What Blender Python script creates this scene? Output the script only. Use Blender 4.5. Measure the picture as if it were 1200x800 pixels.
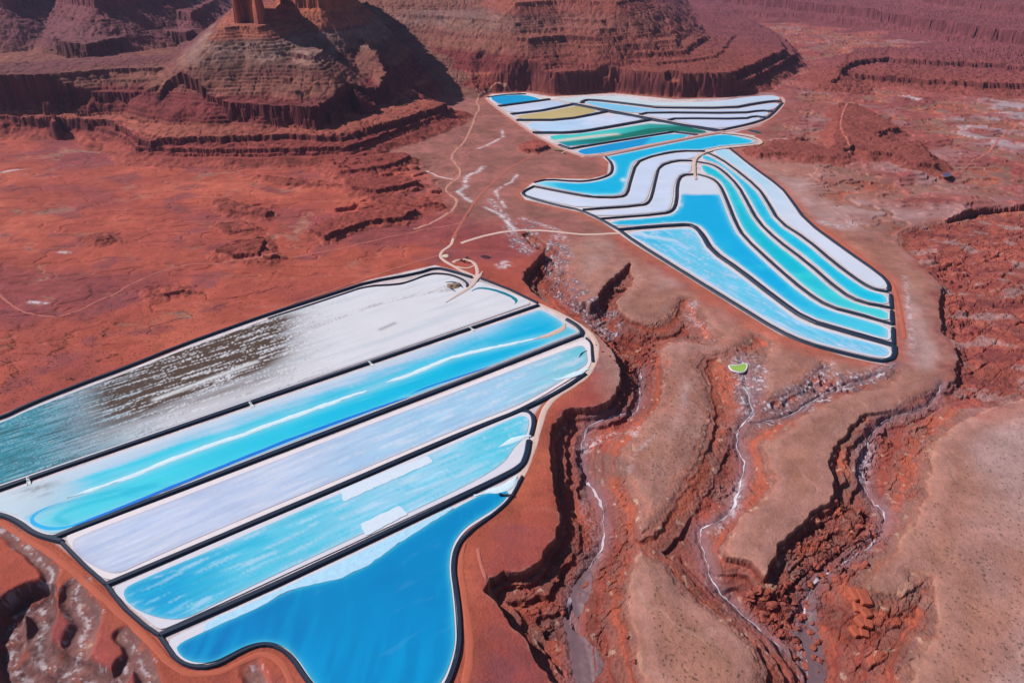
import bpy, math, random
import numpy as np
from mathutils import Vector
from mathutils.geometry import delaunay_2d_cdt

random.seed(7)
SC = bpy.context.scene
for _o in list(bpy.data.objects):
    bpy.data.objects.remove(_o)

# ------------------------------------------------------------------ camera, world, sun, exposure
F_PX, CAM_H, PITCH = 811.0, 450.0, math.radians(30.1)
cam = bpy.data.cameras.new('camera')
cam.sensor_width = 36.0
cam.lens = 36.0 * F_PX / 1200.0
cam.clip_start, cam.clip_end = 1.0, 90000.0
cam_o = bpy.data.objects.new('camera', cam)
SC.collection.objects.link(cam_o)
cam_o.location = (0, 0, CAM_H)
cam_o.rotation_euler = (math.radians(90) - PITCH, 0, 0)
SC.camera = cam_o

SUN_EL = math.radians(43)
TRAVEL = Vector((0.975, -0.22)).normalized()          # ground direction the sunlight travels in
sun = bpy.data.lights.new('sun', 'SUN')
sun.energy = 4.7
sun.angle = math.radians(0.53)
sun.color = (1.0, 0.96, 0.90)
sun_o = bpy.data.objects.new('sun', sun)
SC.collection.objects.link(sun_o)
_d = Vector((TRAVEL.x * math.cos(SUN_EL), TRAVEL.y * math.cos(SUN_EL), -math.sin(SUN_EL)))
sun_o.rotation_euler = _d.to_track_quat('-Z', 'Y').to_euler()
sun_o.location = (-800, 400, 1500)

W = bpy.data.worlds.new('World')
SC.world = W
W.use_nodes = True
_n = W.node_tree.nodes
_sky = _n.new('ShaderNodeTexSky')
_sky.sky_type = 'NISHITA'
_sky.sun_disc = False
_sky.sun_elevation = SUN_EL
_sky.sun_rotation = math.atan2(-TRAVEL.x, -TRAVEL.y)  # azimuth of the sun, clockwise from +Y
_sky.altitude = 1300
_bg = [x for x in _n if x.type == 'BACKGROUND'][0]
_bg.inputs['Strength'].default_value = 0.062
W.node_tree.links.new(_sky.outputs[0], _bg.inputs[0])

SC.view_settings.view_transform = 'Standard'
SC.view_settings.look = 'None'
SC.view_settings.exposure = 0.12
SC.view_settings.gamma = 1.0
SC.render.engine = 'CYCLES'
SC.cycles.use_denoising = True
SC.cycles.max_bounces = 5
SC.cycles.diffuse_bounces = 3
SC.cycles.volume_bounces = 0

# ------------------------------------------------------------------ helpers
CP, SP = math.cos(PITCH), math.sin(PITCH)


def unproj(pts, z=0.0):
    """photo pixel (1200x800) -> world point where that line of sight meets height z"""
    p = np.asarray(pts, dtype=np.float64)
    x = (p[:, 0] - 600.0) / F_PX
    y = (400.0 - p[:, 1]) / F_PX
    dx, dy, dz = x, CP + SP * y, -SP + CP * y
    t = (np.asarray(z) - CAM_H) / dz
    return np.stack([dx * t, dy * t], axis=1)


def proj(X, Y, Z):
    d = Y * CP - (Z - CAM_H) * SP
    u = Y * SP + (Z - CAM_H) * CP
    return 600 + F_PX * X / d, 400 - F_PX * u / d


_rng = np.random.RandomState(11)
_perm = np.concatenate([_rng.permutation(256)] * 2).astype(np.int32)
_ang = _rng.rand(256).astype(np.float32) * 6.2831853
_gx, _gy = np.cos(_ang).astype(np.float32), np.sin(_ang).astype(np.float32)


def perlin(x, y, seed=0):
    x = np.asarray(x, dtype=np.float32) + np.float32(seed * 17.31)
    y = np.asarray(y, dtype=np.float32) + np.float32(seed * 9.77)
    xf, yf = np.floor(x), np.floor(y)
    xi, yi = xf.astype(np.int32), yf.astype(np.int32)
    fx, fy = x - xf, y - yf
    xi0, xi1, yi0, yi1 = xi & 255, (xi + 1) & 255, yi & 255, (yi + 1) & 255
    u = fx * fx * fx * (fx * (fx * 6 - 15) + 10)
    v = fy * fy * fy * (fy * (fy * 6 - 15) + 10)
    p0, p1 = _perm[xi0], _perm[xi1]
    a, b, c, d = _perm[p0 + yi0], _perm[p1 + yi0], _perm[p0 + yi1], _perm[p1 + yi1]
    n00 = _gx[a] * fx + _gy[a] * fy
    n10 = _gx[b] * (fx - 1) + _gy[b] * fy
    n01 = _gx[c] * fx + _gy[c] * (fy - 1)
    n11 = _gx[d] * (fx - 1) + _gy[d] * (fy - 1)
    l0 = n00 + u * (n10 - n00)
    l1 = n01 + u * (n11 - n01)
    return (l0 + v * (l1 - l0)) * np.float32(1.5)


def fbm(x, y, seed=0, oct=4, gain=0.5):
    s, a, n = 0.0, 1.0, 0.0
    for i in range(oct):
        s = s + a * perlin(x * 2 ** i, y * 2 ** i, seed + i * 3)
        n += a
        a *= gain
    return s / n


def cells(x, y, seed=0):
    """cellular noise: random height per block and closeness to the crack between blocks"""
    xi, yi = np.floor(x).astype(np.int32), np.floor(y).astype(np.int32)
    f1 = np.full(x.shape, 9.0, np.float32)
    f2 = f1.copy()
    hgt = np.zeros_like(f1)
    for dx in (-1, 0, 1):
        for dy in (-1, 0, 1):
            cx, cy = xi + dx, yi + dy
            h = _perm[_perm[(cx + seed) & 255] + (cy & 255)]
            h2 = _perm[h + 31 & 255]
            d = (cx + 0.15 + 0.7 * h / 255.0 - x) ** 2 + (cy + 0.15 + 0.7 * h2 / 255.0 - y) ** 2
            d = d.astype(np.float32)
            nearer = d < f1
            f2 = np.where(nearer, f1, np.minimum(f2, d))
            hgt = np.where(nearer, ((h * 7 + h2) & 255) / 255.0, hgt)
            f1 = np.where(nearer, d, f1)
    return hgt.astype(np.float32), np.sqrt(f2) - np.sqrt(f1)


def sst(a, b, x):
    t = np.clip((x - a) / (b - a), 0.0, 1.0)
    return t * t * (3 - 2 * t)


def lerp(a, b, t):
    return a + (b - a) * t


def smooth_line(pts, closed=False, n=2):
    """Chaikin corner cutting"""
    p = np.asarray(pts, dtype=np.float64)
    for _ in range(n):
        if closed:
            q = np.roll(p, -1, axis=0)
            p = np.stack([0.75 * p + 0.25 * q, 0.25 * p + 0.75 * q], axis=1).reshape(-1, 2)
        else:
            a, b = p[:-1], p[1:]
            m = np.stack([0.75 * a + 0.25 * b, 0.25 * a + 0.75 * b], axis=1).reshape(-1, 2)
            p = np.concatenate([p[:1], m, p[-1:]])
    return p


def resample(p, step, closed=False):
    p = np.asarray(p, dtype=np.float64)
    if closed:
        p = np.concatenate([p, p[:1]])
    seg = np.hypot(*np.diff(p, axis=0).T)
    s = np.concatenate([[0], np.cumsum(seg)])
    n = max(3, int(round(s[-1] / step)) + 1)
    t = np.linspace(0, s[-1], n)
    q = np.stack([np.interp(t, s, p[:, 0]), np.interp(t, s, p[:, 1])], axis=1)
    return q[:-1] if closed else q


def seg_dist(poly, X, Y, closed=False):
    """distance from points to a polyline"""
    p = np.asarray(poly, dtype=np.float32)
    q = np.roll(p, -1, axis=0) if closed else p[1:]
    a = p if closed else p[:-1]
    out = np.empty(X.shape, np.float32)
    CH = 60000
    Xf, Yf, of = X.reshape(-1), Y.reshape(-1), out.reshape(-1)
    for s in range(0, Xf.size, CH):
        x, y = Xf[s:s + CH], Yf[s:s + CH]
        best = np.full(x.shape, 1e18, np.float32)
        for (ax, ay), (bx, by) in zip(a, q):
            ex, ey = bx - ax, by - ay
            L = ex * ex + ey * ey
            if L < 1e-6:
                continue
            t = ((x - ax) * ex + (y - ay) * ey) / L
            np.clip(t, 0, 1, out=t)
            t1 = x - (ax + t * ex)
            t2 = y - (ay + t * ey)
            np.minimum(best, t1 * t1 + t2 * t2, out=best)
        of[s:s + CH] = best
    return np.sqrt(out)


def inside(poly, X, Y):
    p = np.asarray(poly, dtype=np.float32)
    res = np.zeros(X.shape, bool)
    for (ax, ay), (bx, by) in zip(p, np.roll(p, -1, axis=0)):
        if ay == by:
            continue
        c = (ay > Y) != (by > Y)
        xi = (bx - ax) * (Y - ay) / (by - ay) + ax
        res ^= c & (X < xi)
    return res


def sdf(poly, X, Y, margin=200.0, far_in=False):
    """signed distance (inside negative), computed only near the polygon; elsewhere +margin"""
    p = np.asarray(poly)
    x0, y0 = p.min(0) - margin
    x1, y1 = p.max(0) + margin
    out = np.full(X.shape, np.float32(margin))
    m = (X > x0) & (X < x1) & (Y > y0) & (Y < y1)
    if m.any():
        xs, ys = X[m], Y[m]
        d = seg_dist(p, xs, ys, closed=True)
        d = np.minimum(d, margin)
        out[m] = np.where(inside(p, xs, ys), -d, d)
    return out


def S(r, g, b):
    c = np.array([r, g, b], dtype=np.float64) / 255.0
    return np.where(c <= 0.04045, c / 12.92, ((c + 0.055) / 1.055) ** 2.4).astype(np.float32)


K_ALB = np.array([0.95, 0.98, 1.0], np.float32)     # displayed sunlit colour -> surface albedo


def A(r, g, b):
    return S(r, g, b) * K_ALB


def mesh_obj(name, verts, faces, mat, parent=None, smooth=False):
    me = bpy.data.meshes.new(name)
    me.from_pydata([tuple(map(float, v)) for v in verts], [], [tuple(map(int, f)) for f in faces])
    me.update()
    if smooth:
        me.polygons.foreach_set('use_smooth', np.ones(len(me.polygons), bool))
    if mat is not None:
        me.materials.append(mat)
    o = bpy.data.objects.new(name, me)
    SC.collection.objects.link(o)
    if parent is not None:
        o.parent = parent
    return o


def empty(name, loc):
    o = bpy.data.objects.new(name, None)
    o.empty_display_size = 2.0
    SC.collection.objects.link(o)
    o.location = loc
    return o


def tag(o, label=None, cat=None, group=None, kind=None):
    if label:
        o['label'] = label
    if cat:
        o['category'] = cat
    if group:
        o['group'] = group
    if kind:
        o['kind'] = kind
    return o


def set_color(me, name, rgb):
    at = me.color_attributes.new(name, 'FLOAT_COLOR', 'POINT')
    a = np.ones((len(rgb), 4), np.float32)
    a[:, :3] = np.clip(rgb, 0, 1)
    at.data.foreach_set('color', a.ravel())


# ------------------------------------------------------------------ materials
def new_mat(name):
    m = bpy.data.materials.new(name)
    m.use_nodes = True
    nt = m.node_tree
    bs = nt.nodes['Principled BSDF']
    return m, nt, bs


def N(nt, t, **kw):
    n = nt.nodes.new(t)
    for k, v in kw.items():
        setattr(n, k, v)
    return n


def noise_node(nt, vec, scale, detail=4.0, rough=0.55):
    n = N(nt, 'ShaderNodeTexNoise')
    n.inputs['Scale'].default_value = scale
    n.inputs['Detail'].default_value = detail
    n.inputs['Roughness'].default_value = rough
    nt.links.new(vec, n.inputs['Vector'])
    return n.outputs['Fac']


def mathn(nt, op, a, b=None):
    n = N(nt, 'ShaderNodeMath', operation=op)
    for i, v in enumerate((a, b)):
        if v is None:
            continue
        if isinstance(v, (int, float)):
            n.inputs[i].default_value = v
        else:
            nt.links.new(v, n.inputs[i])
    return n.outputs[0]


def mul_color(nt, col, fac):
    n = N(nt, 'ShaderNodeVectorMath', operation='SCALE')
    nt.links.new(col, n.inputs[0])
    nt.links.new(fac, n.inputs['Scale'])
    return n.outputs[0]


def ground_material():
    m, nt, bs = new_mat('red_rock_ground')
    at = N(nt, 'ShaderNodeVertexColor', layer_name='albedo')
    tc = N(nt, 'ShaderNodeTexCoord')
    v = tc.outputs['Object']
    n1 = noise_node(nt, v, 0.035, 6, 0.62)
    n2 = noise_node(nt, v, 0.35, 5, 0.65)
    n3 = noise_node(nt, v, 1.3, 3, 0.6)
    n0 = noise_node(nt, v, 0.009, 5, 0.6)
    f = None
    for n_, k_ in ((n0, 0.8), (n1, 0.8), (n2, 0.6), (n3, 0.5)):
        t_ = mathn(nt, 'MULTIPLY', mathn(nt, 'SUBTRACT', n_, 0.5), k_)
        f = t_ if f is None else mathn(nt, 'ADD', f, t_)
    f = mathn(nt, 'ADD', f, 1.0)
    cl_ = N(nt, 'ShaderNodeClamp')
    cl_.inputs['Min'].default_value = 0.35
    cl_.inputs['Max'].default_value = 1.7
    nt.links.new(f, cl_.inputs['Value'])
    f = cl_.outputs[0]
    nt.links.new(mul_color(nt, at.outputs['Color'], f), bs.inputs['Base Color'])
    bs.inputs['Roughness'].default_value = 0.95
    bs.inputs['Specular IOR Level'].default_value = 0.12
    bp = N(nt, 'ShaderNodeBump')
    bp.inputs['Strength'].default_value = 0.9
    bp.inputs['Distance'].default_value = 1.3
    hsum = mathn(nt, 'ADD', mathn(nt, 'MULTIPLY', n2, 0.8), mathn(nt, 'MULTIPLY', n3, 0.3))
    nt.links.new(hsum, bp.inputs['Height'])
    nt.links.new(bp.outputs[0], bs.inputs['Normal'])
    return m


def simple_mat(name, rgb, rough=0.9, var=0.25, scale=0.4, spec=0.2, bump=0.0):
    m, nt, bs = new_mat(name)
    tc = N(nt, 'ShaderNodeTexCoord')
    v = tc.outputs['Object']
    n1 = noise_node(nt, v, scale, 5, 0.6)
    f = mathn(nt, 'ADD', mathn(nt, 'MULTIPLY', n1, 2 * var), 1.0 - var)
    c = N(nt, 'ShaderNodeRGB')
    c.outputs[0].default_value = (*[float(x) for x in rgb], 1)
    nt.links.new(mul_color(nt, c.outputs[0], f), bs.inputs['Base Color'])
    bs.inputs['Roughness'].default_value = rough
    bs.inputs['Specular IOR Level'].default_value = spec
    if bump:
        bp = N(nt, 'ShaderNodeBump')
        bp.inputs['Strength'].default_value = 0.6
        bp.inputs['Distance'].default_value = bump
        nt.links.new(n1, bp.inputs['Height'])
        nt.links.new(bp.outputs[0], bs.inputs['Normal'])
    return m


def brine_material(name, angle, amt, rough=0.35, spec=0.25, su=0.012, sv=0.22):
    """vertex colour carries the broad hue of the brine; salt streaks follow the strip's long axis"""
    m, nt, bs = new_mat(name)
    at = N(nt, 'ShaderNodeVertexColor', layer_name='albedo')
    tc = N(nt, 'ShaderNodeTexCoord')
    mp = N(nt, 'ShaderNodeMapping', vector_type='TEXTURE')
    mp.inputs['Rotation'].default_value = (0, 0, angle)
    nt.links.new(tc.outputs['Object'], mp.inputs['Vector'])
    mp2 = N(nt, 'ShaderNodeMapping')
    mp2.inputs['Scale'].default_value = (su, sv, 1)
    nt.links.new(mp.outputs[0], mp2.inputs['Vector'])
    n1 = noise_node(nt, mp2.outputs[0], 1.0, 6, 0.68)
    n2 = noise_node(nt, tc.outputs['Object'], 0.02, 5, 0.6)
    f = mathn(nt, 'ADD', mathn(nt, 'MULTIPLY', n1, 1.6 * amt), 1.0 - 0.8 * amt)
    f = mathn(nt, 'ADD', f, mathn(nt, 'MULTIPLY', mathn(nt, 'SUBTRACT', n2, 0.5), 0.16))
    # bright flecks where the salt streaks peak
    pk = N(nt, 'ShaderNodeMapRange')
    pk.inputs['From Min'].default_value = 0.60
    pk.inputs['From Max'].default_value = 0.78
    pk.inputs['To Max'].default_value = min(0.6, amt * 1.5)
    nt.links.new(n1, pk.inputs['Value'])
    mx = N(nt, 'ShaderNodeMix', data_type='RGBA')
    nt.links.new(pk.outputs[0], mx.inputs['Factor'])
    nt.links.new(mul_color(nt, at.outputs['Color'], f), mx.inputs['A'])
    mx.inputs['B'].default_value = (0.72, 0.76, 0.82, 1)
    nt.links.new(mx.outputs['Result'], bs.inputs['Base Color'])
    bs.inputs['Roughness'].default_value = rough
    bs.inputs['Specular IOR Level'].default_value = spec
    return m


M_GROUND = ground_material()
M_LINER = simple_mat('black_liner', A(24, 38, 60), 0.55, 0.35, 0.25, 0.3)
M_SALT = simple_mat('salt_crust', A(208, 202, 212), 0.9, 0.10, 0.15)
M_PINKSALT = simple_mat('pink_salt_crust', A(222, 208, 212), 0.9, 0.12, 0.15)
M_SALTBAR = simple_mat('wet_salt_bar', A(205, 222, 232), 0.9, 0.16, 0.3)
M_PALEROAD = simple_mat('pale_dirt_road', A(204, 172, 162), 0.95, 0.16, 0.25)
M_PINKROAD = simple_mat('pink_dirt_road', A(200, 150, 142), 0.95, 0.18, 0.25)
M_REDROAD = simple_mat('red_dirt_road', A(178, 92, 72), 0.95, 0.2, 0.25)
M_TRACK = simple_mat('dirt_track', A(176, 100, 88), 0.95, 0.25, 0.12)
M_FAINT = simple_mat('faint_red_track', A(166, 92, 80), 0.95, 0.25, 0.12)
M_BROWNTRACK = simple_mat('brown_dirt_track', A(184, 126, 112), 0.95, 0.2, 0.12)

# ------------------------------------------------------------------ traced outlines (photo pixels)
LOWER_HULL = [(-60, 508), (0, 487), (98, 446), (209, 404), (314, 366), (430, 327), (510, 309), (556, 321), (630, 352),
              (668, 372), (690, 388), (699, 410), (697, 428), (672, 448), (640, 470), (630, 484), (629, 530), (612, 560),
              (598, 586), (562, 614), (541, 643), (535, 670), (543, 719), (544, 765), (530, 805), (500, 850), (400, 850),
              (366, 808), (340, 770), (320, 760), (300, 757), (258, 781), (233, 788), (205, 778), (182, 749), (120, 688),
              (95, 664), (60, 637), (0, 607), (-60, 585)]
UPPER_HULL = [(568, 115), (575, 110), (616, 108), (648, 113), (720, 109), (790, 116), (841, 115), (905, 108), (920, 116),
              (910, 134), (892, 147), (862, 155), (885, 158), (893, 168), (856, 174), (882, 194), (919, 220), (948, 260),
              (992, 292), (1036, 322), (1046, 335), (1051, 378), (1051, 418), (1036, 428), (989, 418), (911, 391),
              (867, 364), (800, 322), (743, 287), (704, 260), (681, 249), (614, 234), (608, 226), (622, 214), (641, 208),
              (690, 209), (710, 204), (712, 190), (705, 184), (681, 184), (650, 172), (602, 142)]
PBIG = [(662, 820), (652, 800), (634, 778), (612, 745), (588, 714), (566, 690), (574, 674), (590, 668), (606, 671),
        (623, 665), (633, 652), (640, 640), (652, 628), (655, 604), (650, 580), (646, 560), (645, 530), (644, 508), (650, 494),
        (662, 480), (672, 476), (697, 475), (712, 470), (721, 461), (727, 445), (727, 432), (717, 410), (704, 396), (687, 380),
        (670, 373), (656, 366), (640, 354), (625, 342), (613, 328), (614, 318), (622, 309), (634, 298), (638, 293), (628, 291), (617, 282),
        (612, 274), (622, 270), (640, 284), (655, 292), (662, 304), (657, 316), (660, 328), (668, 342), (678, 351), (692, 355), (699, 350),
        (704, 340), (712, 329), (726, 318), (737, 306), (741, 308), (738, 318), (745, 322), (741, 332), (730, 342),
        (724, 352), (728, 364), (741, 373), (758, 378), (775, 376), (788, 366), (795, 354), (801, 346), (808, 347), (812, 353),
        (822, 368), (834, 380), (840, 392), (832, 401), (812, 398), (796, 396), (782, 400), (776, 409), (778, 428),
        (779, 448), (772, 472), (752, 495), (738, 512), (727, 530), (730, 548), (739, 566), (748, 590), (752, 618), (760, 616),
        (770, 604), (788, 580), (812, 545), (828, 506), (832, 476), (828, 446), (820, 428), (826, 412), (846, 410), (862, 405), (874, 398),
        (884, 389), (896, 389), (906, 397), (899, 412), (892, 430), (894, 452), (900, 462), (914, 460), (935, 451),
        (957, 432), (966, 423), (972, 434), (984, 442), (1004, 440), (1024, 435), (1046, 428), (1052, 434), (1030, 448), (1016, 453),
        (992, 460), (968, 468), (945, 482), (922, 495), (900, 512), (893, 524), (898, 540), (903, 556), (900, 575), (884, 592),
        (866, 607), (851, 626), (847, 638), (853, 647), (870, 651), (886, 658), (900, 672), (905, 656), (911, 637), (926, 622),
        (946, 604), (964, 590), (980, 578), (979, 562), (970, 540), (979, 522), (988, 510), (1008, 485), (1044, 477),
        (1078, 460), (1094, 453), (1110, 451), (1119, 440), (1124, 419), (1118, 402), (1104, 388), (1101, 360), (1104, 336),
        (1086, 314), (1067, 298), (1053, 282), (1056, 270), (1072, 263), (1105, 258), (1150, 246), (1210, 240), (1330, 232), (1330, 60),
        (-500, 60), (-500, 950), (662, 950)]
M2 = [(754, 644), (762, 650), (778, 666), (802, 693), (828, 714), (852, 733), (873, 752), (884, 772), (890, 800), (890, 900), (760, 900),
      (763, 800), (752, 770), (744, 740), (738, 710), (738, 688), (744, 664)]
M4 = [(1330, 440), (1200, 467), (1165, 477), (1138, 487), (1112, 503), (1097, 518), (1092, 536), (1096, 552), (1090, 574),
      (1081, 592), (1074, 612), (1066, 626), (1050, 644), (1036, 660), (1026, 672), (1021, 684), (1028, 692), (1044, 695), (1058, 690), (1064, 680), (1066, 668),
      (1078, 668), (1094, 672), (1100, 690), (1103, 716), (1100, 744), (1086, 764), (1076, 780), (1072, 800), (1066, 900), (1330, 900)]
LEDGES = [(-8, 3.0, [(908, 668), (924, 652), (938, 636), (962, 614), (984, 596), (1000, 588), (1014, 604), (1006, 626), (984, 640), (962, 656), (936, 672), (918, 692)]),
          (-15, 3.5, [(914, 690), (936, 668), (960, 650), (990, 640), (1012, 622), (1024, 612), (1032, 630), (1012, 655), (980, 672), (952, 690), (934, 712), (918, 712)]),
          (-5, 2.0, [(985, 512), (1008, 488), (1044, 480), (1080, 466), (1096, 458), (1100, 466), (1070, 484), (1034, 492), (1010, 508), (994, 530), (996, 560), (984, 566)]),
          (-20, 4.0, [(862, 700), (890, 690), (915, 700), (930, 716), (934, 740), (920, 748), (900, 736), (878, 716)]),
          (-9, 3.0, [(736, 640), (748, 628), (757, 640), (742, 668), (732, 690), (736, 720), (742, 760), (752, 800), (750, 840), (736, 840), (726, 760), (722, 700), (726, 668)]),
          (-17, 4.0, [(1010, 515), (1040, 506), (1070, 508), (1088, 520), (1085, 560), (1068, 590), (1050, 610), (1036, 600), (1030, 570), (1026, 540)]),
          (-9, 4.0, [(1030, 690), (1060, 700), (1090, 690), (1096, 715), (1088, 745), (1070, 760), (1062, 800), (1040, 820), (1034, 770), (1024, 720)]),
          (-5, 4.0, [(1066, 268), (1110, 266), (1152, 262), (1150, 285), (1128, 300), (1100, 312), (1082, 308), (1068, 290)]),
          (-7, 4.0, [(1122, 330), (1160, 318), (1230, 300), (1230, 350), (1170, 352), (1150, 372), (1130, 360)]),
          (-6, 3.0, [(1135, 395), (1180, 380), (1240, 380), (1240, 430), (1180, 436), (1150, 430)])]
FLOOR = [(612, 270, -2), (626, 282, -8), (640, 305, -16), (640, 335, -22), (690, 372, -27), (720, 398, -30), (765, 390, -27), (800, 372, -15), (825, 384, -8),
         (745, 460, -36), (718, 500, -38), (690, 515, -39), (690, 560, -41), (704, 614, -42), (690, 690, -43), (672, 760, -45),
         (670, 820, -46), (620, 705, -16), (650, 760, -34), (1040, 442, -4), (1000, 449, -5), (960, 462, -7), (925, 488, -9), (900, 428, -4), (880, 425, -4), (872, 470, -7),
         (882, 495, -9), (860, 520, -11), (868, 560, -14), (858, 600, -17), (820, 630, -21), (835, 685, -27), (880, 728, -32),
         (935, 765, -37), (946, 820, -40), (940, 715, -33), (1000, 668, -27), (1030, 625, -23), (1012, 560, -19), (1030, 508, -15),
         (1085, 490, -13), (1108, 465, -12), (1128, 400, -15), (1130, 330, -13), (1110, 290, -10), (1160, 290, -8), (1260, 300, -6), (1200, 400, -9), (1260, 420, -6),
         (1060, 700, -12), (1050, 780, -13), (1005, 740, -22), (1170, 445, -10), (1062, 600, -12), (725, 335, -13), (700, 362, -22),
         (735, 318, -8), (640, 290, -12), (770, 636, -12), (790, 628, -16)]
FLOOR_XY = np.array([list(unproj([(a, b)], c)[0]) + [c] for a, b, c in FLOOR], np.float32)

STREAMS = {  # name: (points, floor height used for unprojecting, half width m)
    'west_wash': ([(749, 450), (748, 470), (748, 492), (740, 502), (724, 506), (708, 511), (697, 515), (686, 522), (681, 535), (678, 555), (686, 578), (697, 598),
                   (704, 618), (706, 640), (705, 656), (696, 672), (685, 688), (674, 704), (667, 722), (666, 738), (671, 752), (670, 775), (674, 800), (676, 820)], -41, 2.4),
    'middle_wash': ([(866, 430), (870, 449), (874, 470), (876, 484), (882, 494), (866, 505), (860, 527), (868, 545), (872, 557), (864, 578), (861, 596), (852, 614), (841, 624),
                     (828, 626), (818, 626), (819, 642), (824, 660), (830, 682), (840, 695), (851, 702), (867, 716), (888, 736), (905, 750), (920, 764)], -22, 2.2),
    'side_wash': ([(1048, 432), (1034, 440), (1016, 447), (992, 452), (968, 460), (946, 472), (928, 484), (910, 489), (894, 494), (882, 495)], -9, 1.2),
    'east_wash': ([(1097, 469), (1080, 494), (1036, 503), (1016, 520), (1012, 537), (1008, 564), (1011, 587), (1024, 601), (1034, 628), (1018, 650), (1002, 665), (974, 680), (950, 695),
                   (938, 719), (942, 745), (945, 763), (947, 800), (950, 820)], -27, 1.8),
}

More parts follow.
